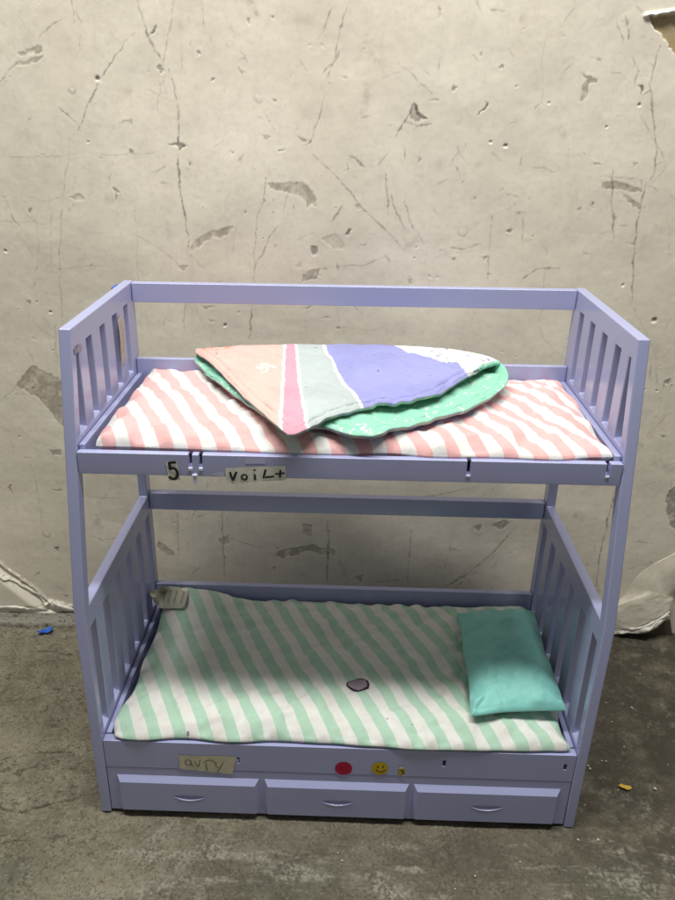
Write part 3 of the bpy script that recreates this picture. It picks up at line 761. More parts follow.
m = MB(); m.box(-IX, IX, .274, .281, .002, .088); m.build('back_board', PL, bed, .0008)

def drawer(x0, x1):
    z0, z1, bw, hh = .0068, .0622, .0070, .0056
    nx, nz = 340, 150
    x = np.linspace(x0, x1, nx); z = np.linspace(z0, z1, nz)
    X, Z = np.meshgrid(x, z, indexing='ij')
    e = np.minimum(np.minimum(X-x0, x1-X), np.minimum(Z-z0, z1-Z))
    e = np.minimum(np.minimum(X-x0, x1-X)/.0046, np.minimum((Z-z0)/.003, (z1-Z)/bw))*bw
    h = hh*np.clip(e/bw, 0, 1)
    e2 = e-bw
    xc, zc = (x0+x1)/2+.0012, .0350
    # scooped lens-shaped finger pull
    t = np.clip(np.abs(X-xc)/.0205, 0, 1)
    top = zc+.0022*(1-t**2); bot = zc-.0062*(1-t**2)
    ins = np.clip(np.minimum(top-Z, Z-bot)/.0016, 0, 1)*(t < 1)
    fr = np.clip((top-Z)/np.maximum(top-bot, 1e-4), 0, 1)
    h -= .0034*ins*(.35+.65*fr)
    P = np.stack([X, YF+.0002-h, Z], -1)
    P = warp(P)
    o = link('drawer_front', grid_mesh('drawer_front', P), PL, bed)
    smooth(o.data, True)
    o.data.set_sharp_from_angle(angle=radians(25))
    # lip of the pull
    n = 40; s = np.linspace(-1, 1, n); rings = []
    for k in range(7):
        a = -.2+k/6*(pi+.4)
        r = .00045*np.sqrt(np.clip(1-s**2, .02, 1))
        rings.append(np.stack([xc+s*.0205, YF+.0002-hh-.0001-r*sin(a)*.9, zc-.0066*(1-s**2)+r*cos(a)*1.2], -1))
    lip = link('handle', grid_mesh('handle', warp(np.swapaxes(np.array(rings), 0, 1))), PL, o)
    return o
for x0, x1 in ((-.2656,-.0945), (-.0882,.0855), (.0907,.2660)):
    dfo = drawer(x0, x1)

# blue scrap of tape on the back corner, brownish tape on the left end
def ribbon(mb, pts, w, y, mi, wob=0, axis='y'):
    """flat brush stroke in the XZ plane at depth y"""
    pts = np.array(pts, float); n = len(pts)
    d = np.gradient(pts, axis=0); d /= np.maximum(np.linalg.norm(d, axis=1)[:, None], 1e-9)
    nrm = np.stack([-d[:,1], d[:,0]], 1)
    vs = []
    for i in range(n):
        ww = w*(.5+.0*i)*(1+wob*random.uniform(-1, 1))
        a, b = pts[i]-nrm[i]*ww, pts[i]+nrm[i]*ww
        vs += [(a[0], y, a[1]), (b[0], y, b[1])]
    mb.add(vs, [(2*i, 2*i+2, 2*i+3, 2*i+1) for i in range(n-1)], mi)
def arc(cx, cz, rx, rz, a0, a1, n=14):
    return [(cx+rx*cos(radians(a0+(a1-a0)*k/(n-1))), cz+rz*sin(radians(a0+(a1-a0)*k/(n-1)))) for k in range(n)]
def wonky(mb, corners, y, mi, n=14, j=.0003, curl=.0006):
    """a torn bit of paper: four corners, slightly uneven edges, a little lifted"""
    c = np.array(corners)
    s = np.linspace(0, 1, n); G = np.zeros((n, n, 3))
    for a in range(n):
        for b in range(n):
            p = (c[0]*(1-s[a])+c[1]*s[a])*(1-s[b])+(c[3]*(1-s[a])+c[2]*s[a])*s[b]
            ed = a in (0, n-1) or b in (0, n-1)
            p = p+(np.array([random.uniform(-j, j), random.uniform(-j, j)]) if ed else 0)
            G[a, b] = (p[0], y-curl*(abs(s[a]-.5)*2)**4-.0002*random.random()*0, p[1])
    mb.add(G.reshape(-1, 3), [(a*n+b, (a+1)*n+b, (a+1)*n+b+1, a*n+b+1) for a in range(n-1) for b in range(n-1)], mi)

def lab(name, draw, mats, parent, label=None):
    m = MB(); draw(m); o = m.build(name, mats, parent)
    if label: o['label'] = label
    return o
y0 = YU-.0006; y1 = YU-.0012
def five(m):
    wonky(m, [(-.1765,.4450),(-.1730,.4458),(-.1748,.4680),(-.1855,.4662)][0:4] if 0 else [(-.1842,.4442),(-.1722,.4456),(-.1746,.4682),(-.1862,.4664)], y0, 0, curl=.0002)
    ribbon(m, [(-.1757,.4659),(-.1790,.4656),(-.1826,.4650)], .0030, y1, 1)
    ribbon(m, [(-.1826,.4662),(-.1824,.4620),(-.1820,.4580)], .0030, y1-.0001, 1)
    ribbon(m, [(-.1824,.4585)]+arc(-.1795,.4530,.0048,.0062,125,-150,16), .0030, y1-.0002, 1)
lab('number_label', five, [PAPER, INK], railU, 'white sticker with a bold black 5')
def voilt(m):
    wonky(m, [(-.1252,.4422),(-.0632,.4484),(-.0640,.4646),(-.1256,.4606)], y0, 0, curl=.0002)
    w = .0022
    ribbon(m, [(-.1208,.4562),(-.1196,.4515),(-.1178,.4466)], w, y1, 1); ribbon(m, [(-.1180,.4466),(-.1160,.4520),(-.1140,.4566)], w*1.15, y1-.0001, 1)
    ribbon(m, arc(-.1062,.4506,.0028,.0030,80,440,18), .0019, y1, 1)
    ribbon(m, [(-.0955,.4540),(-.0953,.4508),(-.0951,.4478)], w, y1, 1); m.box(-.0966,-.0945,y1-.0003,y1,.4580,.4600,1)
    ribbon(m, [(-.0842,.4600),(-.0856,.4545),(-.0868,.4506),(-.0835,.4512),(-.0780,.4518),(-.0758,.4526)], w, y1, 1)
    ribbon(m, [(-.0690,.4598),(-.0694,.4560),(-.0697,.4512)], w, y1, 1); ribbon(m, [(-.0745,.4553),(-.0700,.4555),(-.0648,.4566)], w*.9, y1-.0001, 1)
lab('name_label', voilt, [PAPER, INK], railU, 'white paper strip with black marker letters')
yl0 = YF-.0006; yl1 = YF-.0012
def avry(m):
    wonky(m, [(-.1886,.0750),(-.1262,.0692),(-.1205,.0980),(-.1890,.0968)], yl0, 0, j=.0005, curl=.0003)
    w = .0009
    ribbon(m, arc(-.1782,.0860,.0034,.0042,30,400,18), w, yl1, 1); ribbon(m, [(-.1752,.0895),(-.1746,.0850),(-.1738,.0812),(-.1722,.0808)], w, yl1-.0001, 1)
    ribbon(m, [(-.1705,.0880),(-.1672,.0800),(-.1662,.0798),(-.1648,.0850),(-.1640,.0905)], w, yl1, 1)
    ribbon(m, [(-.1560,.0740),(-.1568,.0800),(-.1566,.0850)], w, yl1, 1); ribbon(m, [(-.1595,.0862),(-.1560,.0900),(-.1515,.0910),(-.1465,.0885),(-.1440,.0860)], w, yl1-.0001, 1)
    ribbon(m, [(-.1465,.0862),(-.1440,.0805),(-.1418,.0790)], w, yl1, 1); ribbon(m, [(-.1368,.0875),(-.1395,.0810),(-.1425,.0755),(-.1440,.0720)], w, yl1-.0001, 1)
lab('name_label', avry, [OLDPAPER, PENCIL], railL, 'yellowed paper label with a pencilled name')
def disc(m, cx, cz, r, y, mi, n=40, j=.0, rz=None, clip=None):
    pts = [(cx, y, cz)]
    for k in range(n):
        a = 2*pi*k/n; rr = r*(1+j*random.uniform(-1, 1)); px_ = cx+rr*cos(a)
        if clip is not None: px_ = max(px_, clip+.0006*random.random())
        pts.append((px_, y, cz+(rz or r)/r*rr*sin(a)))
    m.add(pts, [(0, k+1, (k+1) % n+1) for k in range(n)], mi)
def redst(m):
    disc(m, .0062, .0842, .0102, yl0, 0, j=.012)
    disc(m, .0036, .0866, .0010, yl1, 1, 12); disc(m, .0092, .0866, .0010, yl1, 1, 12)
    ribbon(m, arc(.0064,.0852,.0050,.0048,210,330,12), .0006, yl1, 1)
REDD, _, _ = mat('dark_red_print', (.22,.004,.02), .6)
lab('round_sticker', redst, [RED, REDD], railL, 'red round sticker')
def smiley(m):
    disc(m, .0490, .0860, .0100, yl0, 0, j=.012)
    disc(m, .0466, .0886, .0010, yl1, 1, 12, rz=.0017); disc(m, .0526, .0890, .0010, yl1, 1, 12, rz=.0017)
    ribbon(m, arc(.0502,.0862,.0056,.0054,195,345,14), .0012, yl1, 1)
lab('round_sticker', smiley, [YEL, INK], railL, 'yellow round smiley sticker')
def torn(m):
    disc(m, .0718, .0832, .0072, yl0, 0, j=.05, clip=.0712)
    m.add([(.0714,yl1,.0868),(.0764,yl1,.0876),(.0770,yl1,.0906),(.0716,yl1,.0908)], [(0,1,2,3)], 2)
    ribbon(m, [(.0738,.0850),(.0772,.0836),(.0756,.0808),(.0788,.0800)], .0016, yl1-.0001, 1)
    m.add([(.0762,yl1,.0758),(.0795,yl1,.0762),(.0785,yl1,.0788)], [(0,1,2)], 2)
lab('round_sticker', torn, [YEL, INK, PAPER], railL, 'torn remnant of a yellow sticker')
# scraps of tape on the left end
def strip(name, rows, mats, parent, thick=.0004, seed=1):
    o = sheet(name, [[warp(p) for p in r] for r in rows], mats, parent, thick, (40, 24), .0003, seed); return o
xi = -HX+TH
strip('tape_strip', [[(xi+.0022,.2045,.5665),(xi+.0022,.2140,.5680),(xi+.0022,.2235,.5655)], [(xi+.0030,.2048,.5500),(xi+.0034,.2140,.5500),(xi+.0030,.2232,.5500)],
                     [(xi+.0022,.2052,.5300),(xi+.0032,.2140,.5300),(xi+.0022,.2226,.5300)], [(xi+.0016,.2060,.5120),(xi+.0020,.2140,.5112),(xi+.0016,.2222,.5125)]], [TAPE], panelL, seed=9)
strip('tape_strip', [[(xi+.0006,.0600,.5745),(xi+.0010,.0710,.5750),(xi+.0006,.0820,.5735)], [(xi+.0006,.0602,.5685),(xi+.0014,.0710,.5690),(xi+.0006,.0815,.5680)]], [paper('grimy_tape', (.30,.28,.36), (.22,.2,.24))], panelL, seed=12)
q = MB()
_c = at(116.5, 284.5, 0, -.2975); q.box(-.3035,-.2903,_c[1]-.011,_c[1]+.011,_c[2]-.016,_c[2]+.0015); o = q.build('blue_plug', BLUE, panelL, .0025, 3)
# glossy clear tape above the name strip
CLR, _, cb = mat('clear_tape', (.46,.47,.68), .12, .5)
m = MB(); m.add([(-.1052,y0+.0003,.4655),(-.0845,y0+.0003,.4660),(-.0840,y0+.0003,.4728),(-.1050,y0+.0003,.4726)], [(0,1,2,3)]); m.build('clear_tape', CLR, railU)
m = MB(); m.add([(-.1420,y0+.0003,.4520),(-.1270,y0+.0003,.4505),(-.1262,y0+.0003,.4555),(-.1330,y0+.0003,.4560)], [(0,1,2,3)]); m.build('clear_tape', CLR, railU)
# scratched letter on the middle drawer
SCR, _, _ = mat('scratch_mark', (.50,.50,.60), .5)
m = MB(); yd = YF-.0057
ribbon(m, [(-.0690,.0420),(-.0715,.0405),(-.0728,.0385),(-.0700,.0365),(-.0670,.0345),(-.0655,.0325)], .0007, yd, 0); ribbon(m, [(-.0665,.0310),(-.0640,.0316),(-.0632,.0332)], .0008, yd, 0)
m.build('scratch', SCR, [o for o in bed.children if o.name.startswith('drawer_front')][1])

# ------------------------------------------------------------------ mattresses
def cushion(name, corners, zc, thick, mats, res=.0026, edge=.018, seam=.45, wr=.0016, seed=1, lift=None, wob=.0022, puck=.0016, power=.5, round_=1, pinch=0):
    """a stuffed flat cushion: plan corners (fl, fr, br, bl), seam height zc+seam*thick"""
    c = np.array(corners, float)
    lx = np.linalg.norm(c[1]-c[0]); ly = np.linalg.norm(c[3]-c[0])
    nx, ny = int(lx/res), int(ly/res)
    # denser near the rim
    def sp(n): t = np.linspace(-1, 1, n); return .5+.5*(np.sign(t)*(1-(1-np.abs(t))**1.35))
    u, v = np.meshgrid(sp(nx), sp(ny), indexing='ij')
    X = (c[0,0]*(1-u)+c[1,0]*u)*(1-v)+(c[3,0]*(1-u)+c[2,0]*u)*v
    Y = (c[0,1]*(1-u)+c[1,1]*u)*(1-v)+(c[3,1]*(1-u)+c[2,1]*u)*v
    ex, ey = np.minimum(u, 1-u)*lx, np.minimum(v, 1-v)*ly
    # rounded corners: shrink towards the corner's centre
    rc = .010
    k = np.clip(1-ex/rc, 0, 1)*np.clip(1-ey/rc, 0, 1)
    X += np.where(u < .5, 1, -1)*k*.0035*round_; Y += np.where(v < .5, 1, -1)*k*.0035*round_
    X += pinch*np.sin(pi*v)**.7*(1-2*u); Y += pinch*np.sin(pi*u)**.7*(1-2*v)
    rim = np.exp(-np.minimum(ex, ey)/.02)
    X += wob*vnoise(Y, X*0, .05, seed+1)*np.exp(-ex/.03); Y += wob*vnoise(X, Y*0, .055, seed+2)*np.exp(-ey/.03)
    e = 1/(1/np.maximum(ex, 1e-6)**2+1/np.maximum(ey, 1e-6)**2)**.5
    prof = np.clip(1-(1-np.clip(e/edge, 0, 1))**2, 0, 1)**power
    w1 = fbm(X, Y, .075, seed+3, 3); w2 = fbm(X*1.2+Y*.5, Y*.8-X*.5, .028, seed+4, 3)
    pk = vnoise(np.where(ex < ey, Y, X), np.where(ex < ey, 3., 7.)+0*X, .014, seed+5)*np.exp(-(np.minimum(ex, ey)/.022)**2)*np.clip(e/.004, 0, 1)
    fold = np.maximum(0, 1-np.abs(vnoise(X*.9+Y*.45, Y*.6-X*.3, .06, seed+6))*6)
    w3 = fbm(X*.8+Y*.5, (Y*.8-X*.4)*2.4, .030, seed+8, 3)
    up = thick*(1-seam)*prof+wr*(w1*1.4+w2*.8+w3*.75)*np.clip(e/.02, 0, 1)+puck*pk-wr*.9*fold*np.clip(e/.015, 0, 1)
    zb = zc+thick*seam+(lift(u, v) if lift else 0)
    top = np.stack([X, Y, zb+up], -1)
    bot = np.stack([X, Y, np.maximum(zb-thick*seam*prof, zc-.002)+0*X], -1)
    rest = np.stack([X, Y, np.zeros_like(X)], -1)
    P = np.concatenate([top.reshape(-1, 3), bot.reshape(-1, 3)])
    n, m_ = X.shape
    i = np.arange(n-1)[:, None]; j = np.arange(m_-1)[None, :]; a = i*m_+j
    qt = np.stack([a, a+m_, a+m_+1, a+1], -1).reshape(-1, 4); N = n*m_
    qb = qt[:, ::-1]+N
    me = bpy.data.meshes.new(name)
    me.from_pydata(warp(P).tolist(), [], np.vstack([qt, qb]).tolist())
    a_ = me.attributes.new('rest', 'FLOAT_VECTOR', 'POINT'); a_.data.foreach_set('vector', np.concatenate([rest.reshape(-1, 3)]*2).reshape(-1).astype(np.float32))
    bm = bmesh.new(); bm.from_mesh(me); bmesh.ops.remove_doubles(bm, verts=bm.verts, dist=1e-6); bm.to_mesh(me); bm.free()
    smooth(me)
    return link(name, me, mats)

PINK = striped('pink_striped_cotton', (.775,.445,.44), (.75,.74,.725), -.52, .0292, -.2187+.52*.022+.0073, .5, (.72,.66,.58))
GREEN = striped('green_striped_cotton', (.43,.625,.495), (.72,.72,.685), -.50, .0306, -.2268-.0015+.0085, .5, (.79,.765,.69))
pm = cushion('mattress', [(-.2640,.0400),(.2695,.0395),(.2695,.2700),(-.2625,.2705)], .4612, .0300, PINK, seed=21, edge=.034, wr=.0027, seam=.5, power=.6, wob=.0055, puck=.0042, round_=.4)
tag(pm, 'thin pink and white striped mattress on the top bunk', 'mattress')
gl = lambda u, v: .018*np.exp(-((u-.06)/.10)**2-((v-1)/.22)**2)+.006*np.exp(-((v-1)/.3)**2)
gm = cushion('mattress', [(-.2665,.0040),(.2690,.0030),(.2690,.2690),(-.2600,.2705)], .1060, .0300, GREEN, seed=41, edge=.036, wr=.0027, seam=.48, lift=gl, power=.6, wob=.0058, puck=.0034, round_=.4)
tag(gm, 'thin green and white striped mattress on the bottom bunk', 'mattress')
# cloth care tag at its far left corner
def top_z(o, x, y, r=.006):
    v = np.empty(len(o.data.vertices)*3); o.data.vertices.foreach_get('co', v); v = v.reshape(-1, 3)
    k = np.hypot(v[:, 0]-x, v[:, 1]-y) < r
    return v[k, 2].max() if k.any() else v[:, 2].max()
TAG, tn, tb = mat('care_tag_cloth', (.50,.47,.39), .8, .2)
_uv = nd(tn, 'ShaderNodeAttribute', attribute_name='sheet_uv'); _s = nd(tn, 'ShaderNodeSeparateColor'); tn.links.new(_uv.outputs['Color'], _s.inputs[0])
_m = nd(tn, 'ShaderNodeMath', operation='MULTIPLY'); tn.links.new(_s.outputs[0], _m.inputs[0]); _m.inputs[1].default_value = 9.0
_f = nd(tn, 'ShaderNodeMath', operation='FRACT'); tn.links.new(_m.outputs[0], _f.inputs[0])
_l = ramp(tn, _f.outputs[0], [(.0,1.0),(.22,1.0),(.28,0.0)])
_r = ramp(tn, _s.outputs[0], [(.50,0.0),(.52,1.0),(.92,1.0),(.94,0.0)]); _q = ramp(tn, _s.outputs[1], [(.16,0.0),(.2,1.0),(.74,1.0),(.8,0.0)])
_k = mix(tn, 1.0, mix(tn, 1.0, _l, _r, 'MULTIPLY'), _q, 'MULTIPLY')
tn.links.new(mix(tn, _k, (.46,.455,.37), (.27,.26,.21)), tb.inputs['Base Color'])
def tagm():
    cols = [[(148,589),(150,594),(153,600),(156,606)], [(153,592),(155,596),(157,600),(158,604)], [(162,587),(162,593),(161,600),(160,607)], [(174,587),(174,594),(172,601),(171,608)], [(189,589),(188,595),(186,602),(184,607.5)]]
    rows = []
    for a, c_ in enumerate(cols):
        row = []
        for k, (u, v) in enumerate(c_):
            p = at(u, v, 2, .152); z = max(top_z(gm, p[0], p[1]), .146)+.0022
            p = at(u, v, 2, z+(.004*math.sin(k*2.2) if a < 2 else .0012*math.sin(k*1.5+a)))
            row.append(p)
        rows.append(row)
    return sheet('care_tag', rows, [TAG], gm, .0006, (50, 40), .0012, 77)
tagm()

# ------------------------------------------------------------------ teal pillow
PIL, pn, pb = mat('teal_satin', (.155,.50,.42), .48, .4)
pb.inputs['Sheen Weight'].default_value = .35
pb.inputs['Sheen Tint'].default_value = (.6, 1, .92, 1)
_n = noise(pn, 30, 4, .6)
pn.links.new(mix(pn, ramp(pn, _n.outputs[0], [(.35,0.0),(.75,.5)]), (.235,.60,.54), (.20,.53,.475)), pb.inputs['Base Color'])
weave(pn, pb, 1500, .25)
pl = cushion('pillow', [(.1530,.0230),(.2690,.0350),(.2710,.2290),(.1600,.2220)], .1335, .0440, PIL, res=.0018, edge=.050, seam=.38, wr=.0024, seed=63, wob=.003, puck=.0048, power=.68, round_=.1, pinch=.0028)
tag(pl, 'small teal satin pillow on the green striped mattress', 'pillow')

# ------------------------------------------------------------------ purple grey patch on the green mattress
PUR, un, ub = mat('purple_felt', (.19,.15,.19), .9, .1)
_n = noise(un, 200, 4, .7)
un.links.new(mix(un, _n.outputs[0], (.21,.16,.215), (.32,.255,.315)), ub.inputs['Base Color'])
PURD, _, _ = mat('dark_felt_edge', (.035,.03,.04), .9, .1)
def gem():
    pts = [at(320+a/8.44, 660+b/8.44, 2, .1385) for a, b in [(222,180),(260,168),(300,160),(330,152),(365,155),(400,175),(415,205),(410,235),(375,240),(350,250),(320,264),(285,250),(250,232),(222,212)]]
    pts = [warp(p) for p in pts]
    c = np.mean(pts, 0); bm = bmesh.new(); n = len(pts)
    rings = []
    for s, dz in ((1.0, -.0012), (1.0, .0001), (.90, .0004), (.80, .0005), (.4, .0006)):
        rings.append([bm.verts.new((c[0]+(p[0]-c[0])*s, c[1]+(p[1]-c[1])*s, top_z(gm, p[0], p[1])+.0002+dz)) for p in pts])
    for k in range(len(rings)-1):
        for i in range(n):
            f = bm.faces.new([rings[k][i], rings[k][(i+1) % n], rings[k+1][(i+1) % n], rings[k+1][i]]); f.material_index = 1 if k < 2 or (k == 2 and i in (2, 3, 5, 6, 7)) else 0; f.smooth = True
    f = bm.faces.new(rings[-1]); f.smooth = True
    bmesh.ops.recalc_face_normals(bm, faces=bm.faces)
    me = bpy.data.meshes.new('felt_patch'); bm.to_mesh(me); bm.free()
    o = link('felt_patch', me, [PUR, PURD])
    tag(o, 'small purple grey patch with dark rim lying on the green striped mattress', 'patch')
    return o
GEM = gem()

# ------------------------------------------------------------------ quilt
def make_quilt():
    def cur(lst):
        a = np.array([q_[0] for q_ in lst]); P = np.array([at(q_[1], q_[2], 2, q_[3]) for q_ in lst]); return a, P
    aB, PB = cur([(0,206,374,.499),(.08,222,387,.499),(.16,242,401,.499),(.30,276,426,.498),(.36,296,431,.498),(.42,320,427,.498),(.50,344,435,.498),(.57,370,438.2,.497),(.64,391,432,.497),(.72,421,424.4,.498),(.80,447,417.6,.499),(.86,468,411,.500),(.91,489,400.7,.502),(.945,503.5,389,.505),(.968,506.8,378.5,.509),(.985,503,369.5,.514),(1,496,364,.518)])
    aF, PF = cur([(0,195,349.5,.512),(.08,215,348.4,.513),(.16,240,347.4,.514),(.32,284,346.5,.514),(.45,335,346.5,.514),(.57,380,347,.514),(.72,420,349,.515),(.82,455,352.2,.516),(.90,476,356.6,.517),(.95,488,360,.518),(.98,496,363.3,.5185),(1,497,364.2,.5185)])
    aT, PT = cur([(0,195.5,350.5,.512),(.06,208,361,.511),(.12,224,377,.509),(.20,248,402,.506),(.28,272,425,.504),(.325,287,437.5,.503),(.345,293,437.5,.503),(.38,306,431,.505),(.43,322,421,.508),(.50,340,415.5,.509),(.57,360,409.6,.510),(.64,379,405.8,.511),(.72,403,402.8,.512),(.78,421,400.7,.513),(.84,438.5,396,.514),(.89,453,387,.515),(.94,468,377,.517),(.975,480,368.5,.518),(1,494.5,364,.5185)])
    n, m = 420, 300
    a = np.linspace(0, 1, n)
    ip = lambda aa, PP: np.stack([np.interp(a, aa, PP[:, k]) for k in range(3)], -1)
    def sm(Q, it):
        for _ in range(it): Q[1:-1] = .25*Q[:-2]+.5*Q[1:-1]+.25*Q[2:]
        return Q
    Bc, Fc, Tc = sm(ip(aB, PB), 14), sm(ip(aF, PF), 14), sm(ip(aT, PT), 8)
    # stations across: front of lower layer -> back -> round the fold -> front of upper layer
    open_ = sstep(.55, 1.0, a)[:, None]
    dn = np.array([0, 0, -1.])
    nb = np.clip(np.linalg.norm(Bc-Fc, axis=1)/.04, 0, 1)[:, None]
    Fb = Fc+(np.array([0, -.012, 0])+dn*(.0125+.003*open_))*nb
    Fr = Fc+(np.array([0, .003, 0])+dn*(.0065))*nb
    Ft = Fc+np.array([0, -.010, -.0002])
    near = np.clip(np.linalg.norm(Tc-Fc, axis=1)/.03, 0, 1)[:, None]
    Ft = Fc*(1-near)+Ft*near
    st = [Bc, Bc*.66+Fb*.34, Bc*.33+Fb*.67, Fb, Fr, Fc, Ft, Ft*.66+Tc*.34, Ft*.33+Tc*.67, Tc]
    st = np.array(st)                                   # (10, n, 3)
    d = np.array([0, .2, .2, .2, .045, .035, .05, .2, .2, .2]); tpos = np.cumsum(d)/d.sum()
    b = np.linspace(0, 1, m)
    k = np.clip(np.searchsorted(tpos, b, side='right')-1, 0, 8)
    f = ((b-tpos[k])/(tpos[k+1]-tpos[k]))[:, None, None]
    g = lambda i: st[np.clip(i, 0, 9)]
    p0, p1, p2, p3 = g(k-1), g(k), g(k+1), g(k+2)
    h1 = p1+(p2-p1)*f
    cr = .5*((2*p1)+(-p0+p2)*f+(2*p0-5*p1+4*p2-p3)*f*f+(-p0+3*p1-3*p2+p3)*f**3)
    G = np.swapaxes(.6*cr+.4*h1, 0, 1)                  # (n, m, 3)
    Bm = np.broadcast_to(b[None, :], (n, m)); Am = np.broadcast_to(a[:, None], (n, m))
    upper = sstep(.55, .66, Bm); lower = sstep(.5, .35, Bm)
    X, Y = G[..., 0], G[..., 1]
    # rest length from each free edge for the seams
    eT = np.linalg.norm(G-Tc[:, None, :], axis=-1); 
    eT = np.min(np.stack([np.hypot(X-Tc[q, 0], Y-Tc[q, 1]) for q in range(0, n, 2)]), 0)
    eB = np.min(np.stack([np.hypot(X-Bc[q, 0], Y-Bc[q, 1]) for q in range(0, n, 2)]), 0)
    e = np.where(Bm > .5, eT, eB)
    puff = .0020*np.clip(e/.004, 0, 1)**.5-.0018*np.exp(-((e-.0085)/.0018)**2)
    st_ = .0007*sstep(.3, .9, vnoise(X+Y, X-Y, .0035, 91))*np.exp(-((e-.0085)/.003)**2)
    wob = .0034*fbm(X, Y, .06, 95, 3)+.0013*fbm(X*1.4+Y*.4, Y, .024, 97, 3)
    quiltline = .0030*np.abs(np.sin((X*.75+Y*.9+.004*vnoise(X, Y, .03, 93))*pi/.030))**.6*np.clip(e/.012, 0, 1)
    ruch = .0016*vnoise(Am*.6, Bm*0, .016, 98)*np.exp(-(e/.012)**2)
    dz = puff+st_+wob*np.clip(e/.01, .25, 1)+ruch
    G[..., 2] += np.where(Bm > .5, dz+quiltline*.5, dz*.8+quiltline*.75)*np.clip(np.abs(Bm-.5)/.09, .0, 1)
    # keep the lower layer above the mattress
    # colours in plan
    pl_ = lambda pts: np.array([at(u, v, 2, .512)[:2] for u, v in pts])
    def side(pts):       # signed x distance to a boundary running front-back
        q_ = pl_(pts); o_ = np.argsort(q_[:, 1]); return X-np.interp(Y, q_[o_, 1], q_[o_, 0])
    s1 = side([(284.5,345),(281.5,387),(279.8,418),(281.5,438)])
    s2 = side([(294.5,345),(297.8,375.5),(301.4,399),(307,430)])
    s3 = side([(320,345),(332,369),(343.7,387),(355.6,399.5),(363,412)])+.0012*np.sin(Y/.012)
    # white field right of the lavender, boundary scalloped like cloud edges
    bp_ = pl_([(388,345),(398,354),(406,358),(418,358.5),(429.6,362),(435,367),(438.5,371),(447,369.6),(456,372),(463,379),(475,392)])
    s4 = np.where(X < bp_[0, 0], -1., 1.)*0+ (X-np.interp(-Y, -bp_[:, 1], bp_[:, 0]))
    peach, rose, grey, lav, white = (np.array(q_) for q_ in ((.74,.475,.425),(.76,.33,.42),(.46,.52,.525),(.31,.32,.63),(.74,.735,.72)))
    C = np.zeros((n, m, 3))
    C[:] = peach
    C[s1 > 0] = rose; C[s2 > 0] = grey; C[s3 > 0] = lav; C[s4 > 0] = white
    for s_, w_ in ((s1, .0017), (s2, .0017), (s3, .0022)):
        C[np.abs(s_) < w_] = white
    # purple sprinkles on the white field
    r = np.random.default_rng(5)
    on = s4 > .002
    pts = np.stack([r.uniform(X.min(), X.max(), 420), r.uniform(Y.min(), Y.max(), 420)], 1); ang = r.uniform(0, pi, 420)
    sp = np.zeros((n, m), bool)
    sel = [q_ for q_ in range(420) if pts[q_, 0] > .04]
    for q_ in sel:
        dx, dy = X-pts[q_, 0], Y-pts[q_, 1]
        l_ = dx*cos(ang[q_])+dy*sin(ang[q_]); t_ = -dx*sin(ang[q_])+dy*cos(ang[q_])
        sp |= (np.abs(l_) < .0027) & (np.abs(t_) < .0011)
    C[on & sp] = np.array((.16,.14,.34))
    # orange print by the left tip, silver glitter
    c0 = pl_([(218,350)])[0]; dd = np.hypot((X-c0[0])/.020, (Y-c0[1])/.014)+.5*fbm(X, Y, .008, 131, 3)
    C[(dd < .8) & (fbm(X, Y, .006, 137, 2) > .0)] = np.array((.82,.30,.17))
    c0 = pl_([(263,371)])[0]; dd = np.hypot((X-c0[0])/.014, (Y-c0[1])/.012)
    gl = (dd < 1) & (fbm(X, Y, .004, 139, 2) > .15)
    C[gl] = np.array((.80,.77,.72)); C[(dd < 1) & (fbm(X, Y, .003, 149, 2) > .55)] = np.array((.45,.40,.38))
    for (u, v) in ((372,360),(377,376),(428,384),(305,387),(216,356),(315,352),(350,372)):
        q_ = pl_([(u, v)])[0]; C[np.hypot(X-q_[0], Y-q_[1]) < .0013] = np.array((.06,.05,.06))
    # soil
    C *= (1-.10*np.clip(fbm(X, Y, .05, 141, 4)+.2, 0, 1))[..., None]
    # mint side: white sprigs
    M_ = np.zeros((n, m))
    pts = np.stack([r.uniform(X.min(), X.max(), 700), r.uniform(Y.min(), Y.max(), 700)], 1)
    for q_ in range(700):
        ang_ = r.uniform(0, 2*pi)
        for t3 in range(3):
            an = ang_+t3*2*pi/3; dx, dy = X-pts[q_, 0], Y-pts[q_, 1]
            l_ = dx*cos(an)+dy*sin(an); t_ = -dx*sin(an)+dy*cos(an)
            M_[(l_ > 0) & (l_ < .0024) & (np.abs(t_) < .0006)] = 1
    C4 = np.concatenate([C, M_[..., None]], -1)
    me = grid_mesh('quilt', warp(G))
    color_attr(me, 'print', C4)
    mp, nt, b_ = mat('patchwork_cotton', (.8,.5,.4), .9, .15); b_.inputs['Sheen Weight'].default_value = .2
    av = nd(nt, 'ShaderNodeAttribute', attribute_name='print'); nt.links.new(av.outputs['Color'], b_.inputs['Base Color']); weave(nt, b_, 1000, .3)
    mg, nt, b_ = mat('mint_cotton', (.3,.7,.5), .9, .15); b_.inputs['Sheen Weight'].default_value = .2
    av = nd(nt, 'ShaderNodeAttribute', attribute_name='print')
    n1 = noise(nt, 40, 4, .6)
    c = mix(nt, ramp(nt, n1.outputs[0], [(.4,0.0),(.75,.5)]), (.28,.62,.46), (.235,.54,.40))
    nt.links.new(mix(nt, av.outputs['Alpha'], c, (.72,.80,.72)), b_.inputs['Base Color']); weave(nt, b_, 1000, .3)
    mr, nt, b_ = mat('quilt_binding', (.45,.52,.47), .9, .15)
    n1 = noise(nt, 60, 3, .6); nt.links.new(mix(nt, ramp(nt, n1.outputs[0], [(.45,0.0),(.6,1.0)]), (.50,.60,.52), (.36,.37,.50)), b_.inputs['Base Color']); weave(nt, b_, 1000, .3)
    o = link('quilt', me, [mp, mg, mr])
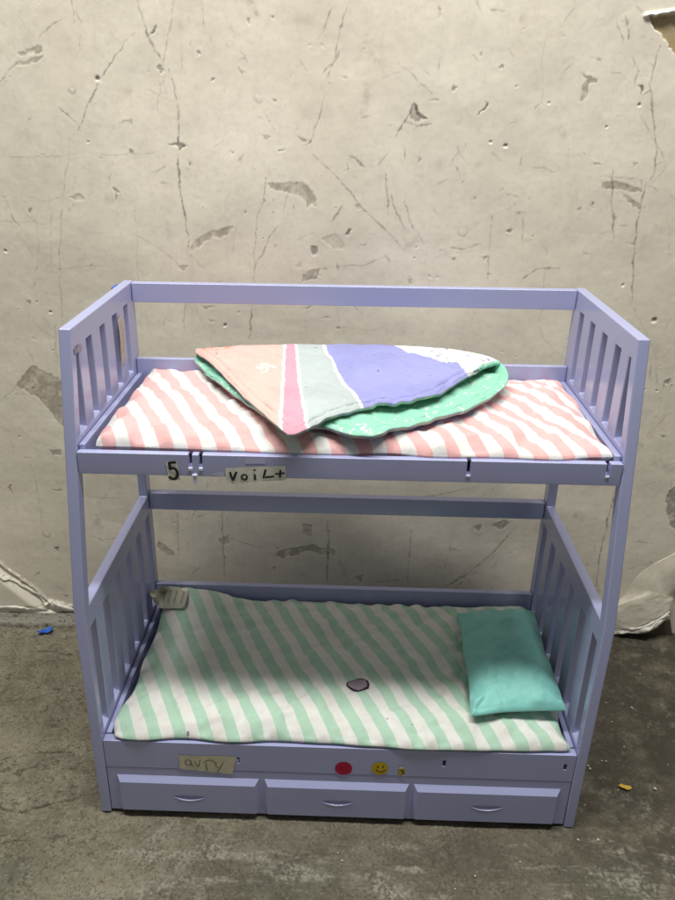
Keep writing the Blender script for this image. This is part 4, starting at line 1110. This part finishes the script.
    s = o.modifiers.new('solid', 'SOLIDIFY'); s.thickness = .0048; s.offset = 0; s.material_offset = 1; s.material_offset_rim = 2; s.use_quality_normals = True
    tag(o, 'folded patchwork quilt in peach, grey and lavender with mint lining on the pink mattress', 'quilt')
    return o
QUILT = make_quilt()

# ------------------------------------------------------------------ scraps on the floor
def scrap(name, u, v, sx, sy, rot, m, label, cat, seed, group=None, z=.0015, curl=.0035):
    p = at(u, v, 2, 0); n = 14
    s = np.linspace(-1, 1, n); U_, V_ = np.meshgrid(s, s, indexing='ij')
    r = 1+.25*vnoise(np.arctan2(V_, U_)*.3, U_*0, .25, seed)
    dx, dy = U_*np.sqrt(1-V_**2/2)*sx*r, V_*np.sqrt(1-U_**2/2)*sy*r
    Z = z+curl*(U_**2)*np.abs(vnoise(U_, V_, .9, seed+1))+curl*.35*(vnoise(U_, V_, .6, seed+2)+1)
    Gm = np.stack([dx*cos(rot)-dy*sin(rot), dx*sin(rot)+dy*cos(rot), Z], -1)
    o = link(name, grid_mesh(name, Gm), m); o.location = (p[0], p[1], 0)
    sm_ = o.modifiers.new('solid', 'SOLIDIFY'); sm_.thickness = .0007; sm_.offset = 1
    tag(o, label, cat, group); return o
scrap('paper_scrap', 45.5, 633, .0110, .0055, .6, BLUE, 'crumpled blue scrap of paper on the floor left of the bed', 'scrap', 3, curl=.006)
scrap('paper_scrap', 625, 788.5, .0085, .0034, -.25, GOLD, 'yellow scrap on the dark floor right of the bed', 'scrap', 8)
spots = [(588,766,2.2),(590,769,2.6),(602,761,1.8),(606,761.5,1.8),(578,840,2),(598,840,2.2),(624,747,1.6),(640,674,1.8),(618,790,1.3),(632,708,2.2),(668,765,1.4),(338,853,1.6),(342,861,1.6),(475,876,1.8),(655,789,3.0),(606,703,1.5),(612,722,1.7),(648,727,1.4),(520,862,1.6),(455,889,1.6),(585,805,1.5)]
for k, (u, v, r) in enumerate(spots):
    p = at(u, v, 2, 0); bm = bmesh.new(); bmesh.ops.create_icosphere(bm, subdivisions=2, radius=r*.0006)
    for vtx in bm.verts:
        vtx.co *= random.uniform(.75, 1.2); vtx.co.x *= random.uniform(1.2, 1.7) if k % 3 == 0 else 1.2; vtx.co.z *= .6
    me = bpy.data.meshes.new('crumb'); bm.to_mesh(me); bm.free()
    o = link('crumb', me, CRUMB); o.location = (p[0], p[1], r*.0003); o.rotation_euler = (0, 0, k*1.3)
    tag(o, 'tiny pale crumb lying on the concrete floor', 'crumb', 'pale crumbs scattered on the floor')
